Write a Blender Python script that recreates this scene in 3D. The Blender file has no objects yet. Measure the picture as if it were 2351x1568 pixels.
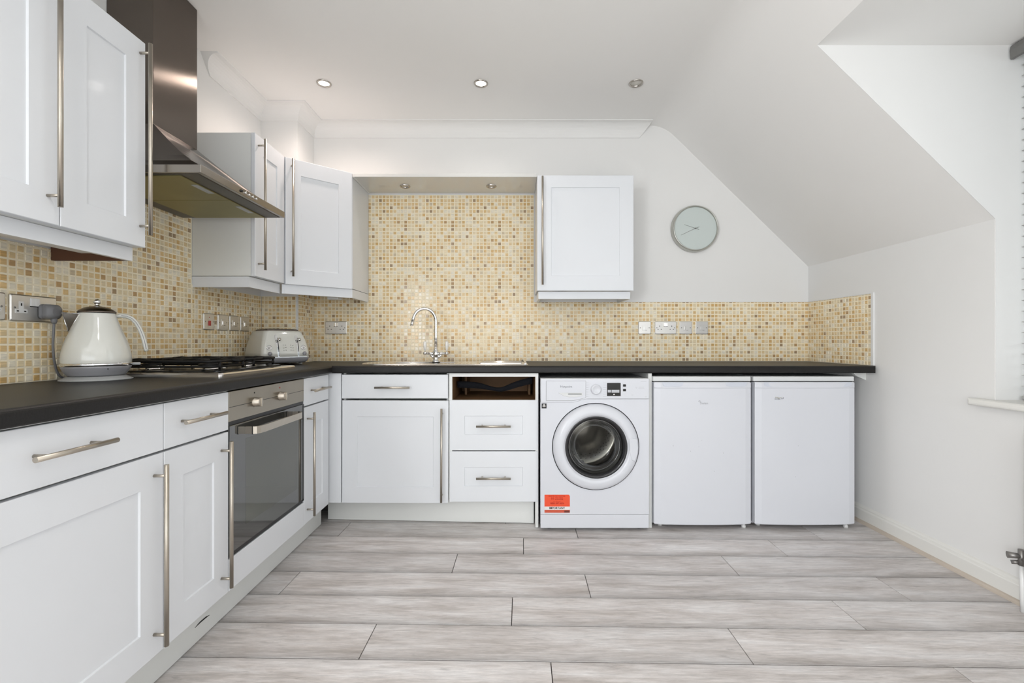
import bpy, bmesh, math, random
from mathutils import Vector, Matrix
random.seed(11)
S = bpy.context.scene
COL = S.collection
PI = math.pi

# ------------------------------------------------------------------ camera, world, lights, exposure
FPX = 1045.0
H = 1.041
cam = bpy.data.cameras.new('camera')
cam.sensor_width = 36.0
cam.lens = FPX * 36.0 / 2351.0
cam.shift_x = -2.5 / 2351.0
cam.shift_y = 1.0 / 2351.0
cam.clip_start = 0.02
co = bpy.data.objects.new('camera', cam)
co.location = (0, 0, H)
co.rotation_euler = (PI / 2, 0, 0)
COL.objects.link(co)
S.camera = co

S.view_settings.view_transform = 'Standard'
S.view_settings.look = 'None'
S.view_settings.gamma = 1.0
S.view_settings.use_curve_mapping = False
S.view_settings.exposure = 0.0

w = bpy.data.worlds.new('world'); S.world = w; w.use_nodes = True
bg = w.node_tree.nodes['Background']
bg.inputs[0].default_value = (0.86, 0.93, 1.0, 1)
bg.inputs[1].default_value = 1.5


def light(name, kind, loc, rot, energy, color=(1, 1, 1), size=None, size_y=None, spot=None, blend=.5, radius=None):
    l = bpy.data.lights.new(name, kind)
    l.energy = energy; l.color = color
    if kind == 'AREA':
        l.shape = 'RECTANGLE'; l.size = size; l.size_y = size_y or size
    if kind == 'SPOT':
        l.spot_size = spot; l.spot_blend = blend
    if radius is not None and kind in ('SPOT', 'POINT'):
        l.shadow_soft_size = radius
    o = bpy.data.objects.new(name, l); o.location = loc; o.rotation_euler = rot
    COL.objects.link(o)
    return o


REAR = -2.6
XL_ = -1.64
# daylight through the glazed doors behind the camera and through the dormer window
light('daylight_rear', 'AREA', (0.2, REAR - .06, 1.06), (PI / 2, 0, 0), 24, (.96, .985, 1.0), 2.6, 1.5)
light('daylight_dormer', 'AREA', (2.50, 1.26, 1.62), (0, PI / 2, 0), 8, (.93, .965, 1.0), 1.5, 1.35)
light('added_side_fill', 'AREA', (XL_ + .0, -1.55, 1.30), (0, -PI / 2, 0), 114, (.965, .985, 1.0), 1.5, 1.5)  # unseen fill light added on the left to brighten slope and ceiling
# rear part of the room: ceiling downlights that are on
for (lx, ly) in ((-.90, .40), (-.10, .40), (-.9, -1.3), (.1, -1.3)):
    light('downlight_glow', 'SPOT', (lx, ly, 2.50), (0, 0, 0), 15, (1, .95, .89), spot=2.5, blend=.9, radius=.04)
# the two lit downlights in view
light('downlight_glow', 'SPOT', (-1.088, 2.619, 2.515), (0, 0, 0), 15, (1, .84, .75), spot=2.75, blend=.8, radius=.03)
light('downlight_glow', 'SPOT', (-.185, 2.619, 2.515), (0, 0, 0), 7, (1, .93, .88), spot=2.6, blend=.8, radius=.03)


# ------------------------------------------------------------------ materials
def lin(c):
    c = c / 255.0
    return c / 12.92 if c <= 0.04045 else ((c + 0.055) / 1.055) ** 2.4


def rgb(r, g, b):
    return (lin(r), lin(g), lin(b), 1.0)


def mat(name, color, rough=.5, metal=0.0, spec=.5, coat=0.0, noise=None, bump=None, emit=None, estr=1.0, ior=None, aniso=0):
    """noise=(scale, amount) varies the colour, bump=(scale, strength) gives relief"""
    m = bpy.data.materials.new(name); m.use_nodes = True
    nt = m.node_tree; b = nt.nodes['Principled BSDF']
    b.inputs['Base Color'].default_value = color
    b.inputs['Roughness'].default_value = rough
    b.inputs['Metallic'].default_value = metal
    b.inputs['Specular IOR Level'].default_value = spec
    b.inputs['Coat Weight'].default_value = coat
    b.inputs['Coat Roughness'].default_value = .08
    if ior: b.inputs['IOR'].default_value = ior
    if aniso: b.inputs['Anisotropic'].default_value = aniso
    tc = nt.nodes.new('ShaderNodeTexCoord')
    if noise:
        n = nt.nodes.new('ShaderNodeTexNoise'); n.inputs['Scale'].default_value = noise[0]; n.inputs['Detail'].default_value = 4
        nt.links.new(tc.outputs['Object'], n.inputs['Vector'])
        mx = nt.nodes.new('ShaderNodeMix'); mx.data_type = 'RGBA'
        a = noise[1]
        mx.inputs['A'].default_value = (color[0] * (1 - a), color[1] * (1 - a), color[2] * (1 - a), 1)
        mx.inputs['B'].default_value = (min(1, color[0] * (1 + a)), min(1, color[1] * (1 + a)), min(1, color[2] * (1 + a)), 1)
        nt.links.new(n.outputs['Fac'], mx.inputs['Factor'])
        nt.links.new(mx.outputs['Result'], b.inputs['Base Color'])
    if bump:
        n = nt.nodes.new('ShaderNodeTexNoise'); n.inputs['Scale'].default_value = bump[0]; n.inputs['Detail'].default_value = 3
        nt.links.new(tc.outputs['Object'], n.inputs['Vector'])
        bp = nt.nodes.new('ShaderNodeBump'); bp.inputs['Strength'].default_value = bump[1]; bp.inputs['Distance'].default_value = .002
        nt.links.new(n.outputs['Fac'], bp.inputs['Height']); nt.links.new(bp.outputs['Normal'], b.inputs['Normal'])
    if emit:
        b.inputs['Emission Color'].default_value = emit; b.inputs['Emission Strength'].default_value = estr
    return m


M_WALL = mat('wall_paint', (.82, .815, .80, 1), .75, noise=(3, .012), bump=(60, .08))
M_CEIL = mat('ceiling_paint', (.88, .87, .85, 1), .85, noise=(2, .012), bump=(50, .08))
M_TRIM = mat('trim_gloss', (.80, .79, .75, 1), .35, noise=(4, .01))
M_CAB = mat('cabinet_gloss', (.775, .795, .825, 1), .3, spec=.4, coat=.12, noise=(2.5, .012))
M_CARC = mat('carcass_white', (.80, .81, .79, 1), .4, noise=(3, .02))
M_PLINTH = mat('plinth_grey', (.79, .80, .78, 1), .45, noise=(3, .03))
M_APPL = mat('appliance_white', (.69, .705, .75, 1), .28, spec=.4, coat=.15, noise=(2, .01))
M_APPL2 = mat('appliance_lid', (.70, .71, .71, 1), .35, noise=(3, .02))
M_WORK = mat('worktop_laminate', (.011, .0103, .0099, 1), .42, spec=.33, noise=(160, .35), bump=(220, .15))
M_BRUSH = mat('brushed_nickel', (.50, .455, .39, 1), .34, metal=1, noise=(40, .06))
M_STEEL = mat('stainless_steel', (.155, .132, .115, 1), .24, metal=1, aniso=.93, noise=(9, .05), bump=(120, .04))
M_STEEL2 = mat('stainless_bright', (.78, .76, .74, 1), .18, metal=1, noise=(20, .05))
M_HOODRIM = mat('hood_rim_steel', (.34, .31, .275, 1), .25, metal=1, noise=(9, .05))
M_CHROME = mat('chrome', (.80, .80, .80, 1), .07, metal=1, noise=(15, .02))
M_SOCK = mat('polished_plate', (.74, .73, .71, 1), .36, metal=1, noise=(15, .04))
M_OVENP = mat('oven_panel', (.37, .335, .28, 1), .33, metal=1, noise=(12, .06))
M_BLACK = mat('black_plastic', (.012, .012, .013, 1), .35, noise=(20, .1))
M_IRON = mat('cast_iron', (.004, .004, .004, 1), .5, spec=.25, noise=(60, .2), bump=(200, .3))
M_ENAM = mat('black_enamel', (.010, .010, .010, 1), .15, noise=(20, .1))
M_DARK = mat('dark_gap', (.02, .02, .02, 1), .8, noise=(20, .1))
M_CREAM = mat('cream_enamel', (.73, .73, .68, 1), .12, coat=.6, noise=(3, .01))
M_GREYP = mat('grey_plastic', (.30, .30, .32, 1), .35, noise=(8, .04))
M_GREYL = mat('light_grey_plastic', (.36, .37, .37, 1), .3, noise=(8, .04))
M_PLUG = mat('plug_grey', (.19, .19, .20, 1), .45, noise=(8, .05))
M_WHITEP = mat('white_plastic', (.78, .78, .77, 1), .35, noise=(10, .02))
M_PORC = mat('white_porcelain', (.85, .84, .80, 1), .1, coat=.6, noise=(10, .01))
M_TEXT = mat('print_grey', (.22, .23, .26, 1), .5, noise=(10, .05))
M_TEXTL = mat('print_light_grey', (.50, .51, .54, 1), .5, noise=(10, .05))
M_PRINTK = mat('print_black', (.01, .01, .012, 1), .4, noise=(10, .05))
M_ORANGE = mat('label_orange', rgb(238, 84, 48), .45, noise=(30, .03))
M_ORANGED = mat('label_orange_band', rgb(205, 88, 62), .45, noise=(30, .03))
M_REDINK = mat('label_red_ink', rgb(190, 45, 20), .5, noise=(30, .03))
M_LABELW = mat('label_white', (.80, .78, .76, 1), .5, noise=(30, .02))
M_RED = mat('red_rocker', rgb(180, 30, 25), .3, noise=(30, .03))
M_FILTER = mat('filter_mesh', rgb(150, 142, 98), .42, metal=.9, noise=(6, .15), bump=(500, .4))
M_WOOD = mat('unfinished_board', rgb(128, 94, 60), .6, noise=(6, .15))
M_BROWN = mat('brown_batten', rgb(92, 58, 38), .6, noise=(6, .15))
M_NAVY = mat('navy_cloth', rgb(12, 14, 23), .9, noise=(80, .2), bump=(300, .4))
M_CLOCK = mat('clock_face', (.60, .66, .64, 1), .3, coat=.5, noise=(5, .01))
M_CLOCKR = mat('clock_rim', (.50, .50, .46, 1), .3, metal=.8, noise=(5, .03))
M_BLIND = mat('blind_grey', (.40, .40, .39, 1), .45, noise=(8, .03))
M_BLINDV = mat('blind_valance_grey', (.16, .158, .15, 1), .45, noise=(8, .03))
M_UPVC = mat('window_frame_white', (.80, .81, .81, 1), .3, noise=(8, .01))
M_RAD = mat('radiator_white', (.80, .80, .79, 1), .3, noise=(8, .01))
M_VALVE = mat('valve_metal', (.25, .24, .23, 1), .4, metal=.8, noise=(30, .1))
M_GROUT = mat('grout', rgb(250, 238, 212), .7, noise=(8, .06))
M_LAMPON = mat('lamp_glass_lit', (.9, .9, .9, 1), .3, emit=(1, .97, .92, 1), estr=14)
M_LAMPOFF = mat('lamp_glass_off', (.62, .60, .55, 1), .12, metal=.5, noise=(60, .2), bump=(300, .6))
M_RIM = mat('nickel_rim', (.50, .47, .43, 1), .25, metal=1, noise=(15, .05))


def glass_mat(name, tint, rough=0.02, k=1.0):
    m = bpy.data.materials.new(name); m.use_nodes = True
    nt = m.node_tree
    for n in list(nt.nodes): nt.nodes.remove(n)
    o = nt.nodes.new('ShaderNodeOutputMaterial')
    mx = nt.nodes.new('ShaderNodeMixShader'); tr = nt.nodes.new('ShaderNodeBsdfTransparent'); gl = nt.nodes.new('ShaderNodeBsdfGlossy')
    fr = nt.nodes.new('ShaderNodeFresnel'); fr.inputs['IOR'].default_value = 1.5
    ns = nt.nodes.new('ShaderNodeTexNoise'); ns.inputs['Scale'].default_value = 6
    mr = nt.nodes.new('ShaderNodeMapRange'); mr.inputs['To Min'].default_value = rough; mr.inputs['To Max'].default_value = rough + .03
    nt.links.new(ns.outputs['Fac'], mr.inputs['Value']); nt.links.new(mr.outputs['Result'], gl.inputs['Roughness'])
    tr.inputs['Color'].default_value = tint
    km = nt.nodes.new('ShaderNodeMath'); km.operation = 'MULTIPLY'; km.inputs[1].default_value = k
    nt.links.new(fr.outputs['Fac'], km.inputs[0]); nt.links.new(km.outputs[0], mx.inputs['Fac'])
    nt.links.new(tr.outputs[0], mx.inputs[1]); nt.links.new(gl.outputs[0], mx.inputs[2])
    nt.links.new(mx.outputs[0], o.inputs['Surface'])
    return m


M_GLASS = glass_mat('window_glass', (.96, .98, .97, 1))
M_WGLASS = glass_mat('washer_glass', (.50, .50, .48, 1), .02, .35)
M_OVENG = mat('oven_glass', (.035, .036, .034, 1), .05, spec=1.0, ior=1.75, noise=(3, .15))


def tile_mat(vein=True):
    m = bpy.data.materials.new('mosaic_tile'); m.use_nodes = True
    nt = m.node_tree; b = nt.nodes['Principled BSDF']
    b.inputs['Roughness'].default_value = .14
    b.inputs['Specular IOR Level'].default_value = .4
    at = nt.nodes.new('ShaderNodeAttribute'); at.attribute_name = 'tone'
    cr = nt.nodes.new('ShaderNodeValToRGB'); cr.color_ramp.interpolation = 'CONSTANT'
    cols = [(0, rgb(238, 229, 208)), (.18, rgb(233, 216, 180)), (.42, rgb(229, 204, 158)), (.66, rgb(224, 192, 138)),
            (.82, rgb(214, 178, 120)), (.89, rgb(212, 196, 166)), (.93, rgb(190, 156, 110)), (.975, rgb(170, 145, 114))]
    el = cr.color_ramp.elements
    el[0].position = 0; el[0].color = cols[0][1]
    el[1].position = cols[1][0]; el[1].color = cols[1][1]
    for p, c in cols[2:]:
        e = el.new(p); e.color = c
    nt.links.new(at.outputs['Fac'], cr.inputs['Fac'])
    ge = nt.nodes.new('ShaderNodeNewGeometry')
    mp = nt.nodes.new('ShaderNodeMapping'); mp.inputs['Rotation'].default_value = (.5, .3, .4); mp.inputs['Scale'].default_value = (30, 30, 170)
    nt.links.new(ge.outputs['Position'], mp.inputs['Vector'])
    n = nt.nodes.new('ShaderNodeTexNoise'); n.inputs['Scale'].default_value = 1.0; n.inputs['Detail'].default_value = 3
    nt.links.new(mp.outputs['Vector'], n.inputs['Vector'])
    mr = nt.nodes.new('ShaderNodeMapRange'); mr.inputs['From Min'].default_value = .3; mr.inputs['From Max'].default_value = .7
    mr.inputs['To Min'].default_value = .86; mr.inputs['To Max'].default_value = 1.10
    nt.links.new(n.outputs['Fac'], mr.inputs['Value'])
    mx = nt.nodes.new('ShaderNodeMix'); mx.data_type = 'RGBA'; mx.blend_type = 'MULTIPLY'; mx.inputs['Factor'].default_value = 1
    nt.links.new(cr.outputs['Color'], mx.inputs['A']); nt.links.new(mr.outputs['Result'], mx.inputs['B'])
    nt.links.new(mx.outputs['Result'], b.inputs['Base Color'])
    return m


M_TILE = tile_mat()


def plank_mat():
    m = bpy.data.materials.new('grey_oak_laminate'); m.use_nodes = True
    nt = m.node_tree; b = nt.nodes['Principled BSDF']; L = nt.links.new
    oi = nt.nodes.new('ShaderNodeObjectInfo'); tc = nt.nodes.new('ShaderNodeTexCoord')
    sc = nt.nodes.new('ShaderNodeVectorMath'); sc.operation = 'SCALE'; sc.inputs['Scale'].default_value = 37.0
    cb = nt.nodes.new('ShaderNodeCombineXYZ'); L(oi.outputs['Random'], cb.inputs[0]); L(oi.outputs['Random'], cb.inputs[1]); L(oi.outputs['Random'], cb.inputs[2])
    L(cb.outputs[0], sc.inputs[0])
    ad = nt.nodes.new('ShaderNodeVectorMath'); ad.operation = 'ADD'; L(tc.outputs['Object'], ad.inputs[0]); L(sc.outputs[0], ad.inputs[1])

    def noise(scale_vec, detail=5, rough=.6, dist=0.0):
        mp = nt.nodes.new('ShaderNodeMapping'); mp.inputs['Scale'].default_value = scale_vec
        L(ad.outputs[0], mp.inputs['Vector'])
        n = nt.nodes.new('ShaderNodeTexNoise'); n.inputs['Scale'].default_value = 1.0; n.inputs['Detail'].default_value = detail
        n.inputs['Roughness'].default_value = rough; n.inputs['Distortion'].default_value = dist
        L(mp.outputs['Vector'], n.inputs['Vector'])
        return n
    a = noise((2.4, 15, 1), 9, .68, .35)
    f = noise((11, 120, 1), 6, .75, .1)
    k = noise((9, 48, 1), 5, .6, .8)
    r1 = nt.nodes.new('ShaderNodeValToRGB'); e = r1.color_ramp.elements
    e[0].position = .30; e[0].color = rgb(178, 170, 164); e[1].position = .66; e[1].color = rgb(228, 225, 224)
    x = e.new(.48); x.color = rgb(209, 203, 200)
    L(a.outputs['Fac'], r1.inputs['Fac'])
    r2 = nt.nodes.new('ShaderNodeMapRange'); r2.inputs['From Min'].default_value = .35; r2.inputs['From Max'].default_value = .65
    r2.inputs['To Min'].default_value = .80; r2.inputs['To Max'].default_value = 1.10
    L(f.outputs['Fac'], r2.inputs['Value'])
    r3 = nt.nodes.new('ShaderNodeMapRange'); r3.inputs['From Min'].default_value = .60; r3.inputs['From Max'].default_value = .74
    r3.inputs['To Min'].default_value = 1.0; r3.inputs['To Max'].default_value = .74
    L(k.outputs['Fac'], r3.inputs['Value'])
    # printed darker run along the long edges of every board (object space of the board)
    sp = nt.nodes.new('ShaderNodeSeparateXYZ'); L(tc.outputs['Object'], sp.inputs[0])
    r4 = nt.nodes.new('ShaderNodeValToRGB'); e4 = r4.color_ramp.elements
    e4[0].position = 0; e4[0].color = (.60, .60, .60, 1); e4[1].position = 1; e4[1].color = (.80, .80, .80, 1)
    for p_, c_ in ((.05, .76), (.16, .90), (.34, 1.0), (.80, 1.0), (.95, .93)):
        q_ = e4.new(p_); q_.color = (c_, c_, c_, 1)
    m4 = nt.nodes.new('ShaderNodeMapRange'); m4.inputs['From Min'].default_value = -.0936; m4.inputs['From Max'].default_value = .0936
    L(sp.outputs[1], m4.inputs['Value']); L(m4.outputs[0], r4.inputs['Fac'])
    def mul(p, q):
        n = nt.nodes.new('ShaderNodeMath'); n.operation = 'MULTIPLY'; L(p, n.inputs[0]); L(q, n.inputs[1]); return n.outputs[0]
    v = mul(mul(r2.outputs[0], r3.outputs[0]), r4.outputs[0])
    rr = nt.nodes.new('ShaderNodeMapRange'); rr.inputs['To Min'].default_value = .93; rr.inputs['To Max'].default_value = 1.05
    L(oi.outputs['Random'], rr.inputs['Value']); v = mul(v, rr.outputs[0])
    mx = nt.nodes.new('ShaderNodeMix'); mx.data_type = 'RGBA'; mx.blend_type = 'MULTIPLY'; mx.inputs['Factor'].default_value = 1
    L(r1.outputs['Color'], mx.inputs['A']); L(v, mx.inputs['B'])
    L(mx.outputs['Result'], b.inputs['Base Color'])
    b.inputs['Roughness'].default_value = .42
    b.inputs['Specular IOR Level'].default_value = .4
    bp = nt.nodes.new('ShaderNodeBump'); bp.inputs['Strength'].default_value = .15; bp.inputs['Distance'].default_value = .001
    L(f.outputs['Fac'], bp.inputs['Height']); L(bp.outputs['Normal'], b.inputs['Normal'])
    return m


M_PLANK = plank_mat()


# ------------------------------------------------------------------ geometry helpers
class MB:
    """collects shapes into one mesh (local coordinates of the thing)"""
    def __init__(s):
        s.bm = bmesh.new()

    def box(s, x0, x1, y0, y1, z0, z1, bev=0.0, seg=2, which=None):
        b = bmesh.new()
        vs = [b.verts.new(p) for p in ((x0, y0, z0), (x1, y0, z0), (x1, y1, z0), (x0, y1, z0), (x0, y0, z1), (x1, y0, z1), (x1, y1, z1), (x0, y1, z1))]
        for f in ((0, 3, 2, 1), (4, 5, 6, 7), (0, 1, 5, 4), (1, 2, 6, 5), (2, 3, 7, 6), (3, 0, 4, 7)):
            b.faces.new([vs[i] for i in f])
        if bev > 0:
            es = [e for e in b.edges if which is None or which(*(v.co for v in e.verts))]
            bmesh.ops.bevel(b, geom=es, offset=bev, segments=seg, affect='EDGES', profile=.5)
        s._merge(b)
        return s

    def _merge(s, b, mtx=None):
        if mtx is not None: bmesh.ops.transform(b, matrix=mtx, verts=b.verts)
        m = {}
        for v in b.verts: m[v] = s.bm.verts.new(v.co)
        for f in b.faces:
            try:
                nf = s.bm.faces.new([m[v] for v in f.verts]); nf.smooth = f.smooth
            except ValueError: pass
        b.free()

    def faces(s, verts, faces, smooth=False):
        vs = [s.bm.verts.new(v) for v in verts]
        for f in faces:
            nf = s.bm.faces.new([vs[i] for i in f]); nf.smooth = smooth
        return s

    def prism(s, poly, axis, a0, a1):
        """poly: 2D points in the two other axes (order x,y,z without axis), extruded from a0 to a1"""
        def P(p, a):
            return {'x': (a, p[0], p[1]), 'y': (p[0], a, p[1]), 'z': (p[0], p[1], a)}[axis]
        n = len(poly)
        vs = [P(p, a0) for p in poly] + [P(p, a1) for p in poly]
        fs = [tuple(range(n - 1, -1, -1)), tuple(range(n, 2 * n))] + [(i, (i + 1) % n, n + (i + 1) % n, n + i) for i in range(n)]
        return s.faces(vs, fs)

    def lathe(s, prof, c=(0, 0, 0), axis='z', seg=40, smooth=True, close=True):
        """prof: list of (radius, height)"""
        rings = []
        for r, h in prof:
            ring = []
            for i in range(seg):
                a = 2 * PI * i / seg
                u, v = r * math.cos(a), r * math.sin(a)
                p = {'z': (u, v, h), 'y': (u, h, v), 'x': (h, u, v)}[axis]
                ring.append(s.bm.verts.new((c[0] + p[0], c[1] + p[1], c[2] + p[2])))
            rings.append(ring)
        for a, b in zip(rings, rings[1:]):
            for i in range(seg):
                f = s.bm.faces.new((a[i], a[(i + 1) % seg], b[(i + 1) % seg], b[i])); f.smooth = smooth
        if close:
            for r, (rr, h) in ((rings[0], prof[0]), (rings[-1], prof[-1])):
                if rr > 1e-5:
                    s.bm.faces.new(r)
        return s

    def tube(s, pts, r, seg=12, smooth=True):
        pts = [Vector(p) for p in pts]
        rs = r if isinstance(r, (list, tuple)) else [r] * len(pts)
        rings = []; up = None
        for i, p in enumerate(pts):
            d = (pts[min(i + 1, len(pts) - 1)] - pts[max(i - 1, 0)]).normalized()
            if up is None:
                up = Vector((0, 0, 1)) if abs(d.z) < .9 else Vector((1, 0, 0))
            u = (up - d * up.dot(d)).normalized(); v = d.cross(u); up = u
            rings.append([s.bm.verts.new(p + (u * math.cos(2 * PI * k / seg) + v * math.sin(2 * PI * k / seg)) * rs[i]) for k in range(seg)])
        for a, b in zip(rings, rings[1:]):
            for k in range(seg):
                f = s.bm.faces.new((a[k], a[(k + 1) % seg], b[(k + 1) % seg], b[k])); f.smooth = smooth
        s.bm.faces.new(rings[0]); s.bm.faces.new(rings[-1])
        return s

    def ball(s, c, r, sc=(1, 1, 1), seg=16):
        b = bmesh.new(); bmesh.ops.create_uvsphere(b, u_segments=seg, v_segments=seg // 2 + 2, radius=r)
        for f in b.faces: f.smooth = True
        s._merge(b, Matrix.Translation(c) @ Matrix.Diagonal((*sc, 1)))
        return s

    def loft(s, rings, smooth=True, cap=(True, True)):
        R = [[s.bm.verts.new(p) for p in r] for r in rings]
        n = len(R[0])
        for a, b in zip(R, R[1:]):
            for i in range(n):
                f = s.bm.faces.new((a[i], a[(i + 1) % n], b[(i + 1) % n], b[i])); f.smooth = smooth
        if cap[0]: s.bm.faces.new(R[0])
        if cap[1]: s.bm.faces.new(R[-1])
        return s

    def build(s, name, material, parent=None, label=None, kind=None, world=False):
        bmesh.ops.recalc_face_normals(s.bm, faces=s.bm.faces)
        if world and parent is not None:
            bmesh.ops.transform(s.bm, matrix=parent_matrix(parent).inverted(), verts=s.bm.verts)
        me = bpy.data.meshes.new(name); s.bm.to_mesh(me); s.bm.free()
        me.materials.append(material)
        return link(name, me, parent, label, kind)


def parent_matrix(o):
    m = Matrix.LocRotScale(o.location, o.rotation_euler, None)
    return parent_matrix(o.parent) @ m if o.parent else m


def link(name, me, parent=None, label=None, kind=None):
    o = bpy.data.objects.new(name, me)
    if parent is not None: o.parent = parent
    if label: o['label'] = label
    if kind: o['kind'] = kind
    COL.objects.link(o)
    return o


def rrect(x0, x1, y0, y1, r, n=5):
    """rounded rectangle outline, counter-clockwise"""
    out = []
    for cx, cy, a in ((x1 - r, y1 - r, 0), (x0 + r, y1 - r, 90), (x0 + r, y0 + r, 180), (x1 - r, y0 + r, 270)):
        for i in range(n + 1):
            t = math.radians(a + 90 * i / n)
            out.append((cx + r * math.cos(t), cy + r * math.sin(t)))
    return out


def thing(name, label, cat, loc=(0, 0, 0), rotz=0.0, group=None):
    o = bpy.data.objects.new(name, None)
    o.empty_display_size = .05
    o.location = loc; o.rotation_euler = (0, 0, rotz)
    o['label'] = label; o['category'] = cat
    if group: o['group'] = group
    COL.objects.link(o)
    return o


def dup(root, loc, rotz, label, group=None):
    r = root.copy(); COL.objects.link(r); r.location = loc; r.rotation_euler = (0, 0, rotz)
    r['label'] = label
    if group: r['group'] = group
    for ch in list(root.children):
        c = ch.copy(); COL.objects.link(c); c.parent = r
        for g in list(ch.children):
            d = g.copy(); COL.objects.link(d); d.parent = c
    return r


def struct(name, mb, m):
    return mb.build(name, m, kind='structure')


def text(body, size, loc, material, parent, name='lettering', rot=(PI / 2, 0, 0), ext=.0004, align='CENTER', bold=0.0, sx=1.0):
    cu = bpy.data.curves.new('t', 'FONT'); cu.body = body; cu.size = size; cu.extrude = ext; cu.align_x = align; cu.align_y = 'CENTER'
    cu.resolution_u = 3; cu.offset = bold
    t = bpy.data.objects.new('t', cu); COL.objects.link(t)
    dg = bpy.context.evaluated_depsgraph_get(); dg.update()
    me = bpy.data.meshes.new_from_object(t.evaluated_get(dg))
    bpy.data.objects.remove(t); bpy.data.curves.remove(cu)
    me.name = name
    from mathutils import Euler
    me.transform(Matrix.Translation(loc) @ Euler(rot).to_matrix().to_4x4() @ Matrix.Diagonal((sx, 1, 1, 1)))
    me.materials.clear(); me.materials.append(material)
    return link(name, me, parent)


# ------------------------------------------------------------------ room shell
XL, XR, YB = -1.602, 2.03, 3.131
ZC = 2.53
SX, SZ = 1.034, 1.559           # slope starts at SX on the flat ceiling, meets the right wall at SZ
SG = (ZC - SZ) / (XR - SX)
DY0, DY1 = .62, 1.918           # dormer recess in depth
DX = 1.28                        # where the dormer soffit leaves the slope
DZ = ZC - (DX - SX) * SG
WX = 2.30                        # window plane
SILL = .797

b = MB(); b.box(XL - .1, XR + .1, YB, YB + .1, -.05, ZC + .1); wall_back = struct('wall_back', b, M_WALL)
b = MB(); b.box(XL - .1, XL, -.8, YB, -.05, ZC + .1); b.box(XL - .1, XL, REAR - .1, -2.3, -.05, ZC + .1)
b.box(XL - .1, XL, -2.3, -.8, -.05, .55); b.box(XL - .1, XL, -2.3, -.8, 2.05, ZC + .1); wall_left = struct('wall_left', b, M_WALL)
b = MB(); b.box(XL, -1.37, 2.89, YB, 0, ZC); wall_pillar = struct('wall_pillar', b, M_WALL)
b = MB()   # right wall: below the slope, with the opening under the dormer down to the sill
b.box(XR, XR + .1, DY1, YB, -.05, SZ)
b.box(XR, XR + .1, DY0, DY1, -.05, SILL - .03)
b.box(XR, XR + .1, REAR - .1, DY0, -.05, SZ)
wall_right = struct('wall_right', b, M_WALL)
b = MB()
ch = [(XR + .001, SILL - .04), (WX + .12, SILL - .04), (WX + .12, DZ + .02), (DX, DZ), (XR + .001, SZ)]
b.prism(ch, 'y', DY1 - .002, DY1 + .06)
struct('wall_dormer_far', b, M_WALL)
b = MB(); b.prism(ch, 'y', DY0 - .06, DY0 + .002); struct('wall_dormer_near', b, M_WALL)
b = MB(); b.box(XR + .1, WX + .1, DY0, DY1, SILL - .13, SILL - .03); struct('wall_dormer_apron', b, M_WALL)


def ceil_profile(x_end):
    pts = [(XL - .1, ZC)]
    r = .10
    a = Vector((SX - r, ZC)); m = Vector((SX, ZC)); d = Vector((1, -SG)).normalized(); c = m + d * r
    for i in range(9):
        t = i / 8
        p = a * (1 - t) ** 2 + m * 2 * t * (1 - t) + c * t * t
        pts.append((p.x, p.y))
    pts.append((x_end, ZC - (x_end - SX) * SG))
    return pts


b = MB()
for y0, y1, xe in ((REAR - .1, DY0, XR + .1), (DY0, DY1, DX), (DY1, YB, XR + .1)):
    pr = ceil_profile(xe)
    n = len(pr)
    vs = [b.bm.verts.new((x, y0, z)) for x, z in pr] + [b.bm.verts.new((x, y1, z)) for x, z in pr]
    vt = [b.bm.verts.new((x, y0, z + .07)) for x, z in pr] + [b.bm.verts.new((x, y1, z + .07)) for x, z in pr]
    for i in range(n - 1):
        if 0 < i < n - 2:         # only the plaster curve is smooth-shaded
            f = b.bm.faces.new((vs[i], vs[i + 1], vs[n + i + 1], vs[n + i])); f.smooth = True
        else:
            q = [b.bm.verts.new(vs[j].co) for j in (i, i + 1, n + i + 1, n + i)]
            b.bm.faces.new(q)
        b.bm.faces.new((vt[i], vt[n + i], vt[n + i + 1], vt[i + 1]))
    b.bm.faces.new([vs[n - 1], vt[n - 1], vt[2 * n - 1], vs[2 * n - 1]])
b.box(DX, WX + .12, DY0, DY1, DZ, DZ + .06)
ceiling = struct('ceiling', b, M_CEIL)

# rear wall with the glazed opening behind the camera
b = MB()
b.box(XL, -1.1, REAR - .1, REAR, 0, ZC)
b.box(1.5, XR, REAR - .1, REAR, 0, ZC)
b.box(-1.1, 1.5, REAR - .1, REAR, 2.2, ZC)
b.box(-1.1, 1.5, REAR - .1, REAR, 0, .3)
struct('wall_rear', b, M_WALL)
b = MB()
for x0, x1 in ((-1.1, -1.04), (.16, .24), (1.44, 1.5)): b.box(x0, x1, REAR - .05, REAR, .3, 2.2)
b.box(-1.1, 1.5, REAR - .05, REAR, .3, .36); b.box(-1.1, 1.5, REAR - .05, REAR, 2.14, 2.2)
struct('window_2', b, M_UPVC)

b = MB()  # side window out of view, added as an opening for the fill light
for y0, y1 in ((-2.3, -2.24), (-1.58, -1.52), (-.86, -.8)): b.box(XL - .03, XL + .0, y0, y1, .55, 2.05)
b.box(XL - .03, XL, -2.3, -.8, .55, .61); b.box(XL - .03, XL, -2.3, -.8, 1.99, 2.05)
struct('window_added', b, M_UPVC)

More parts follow.
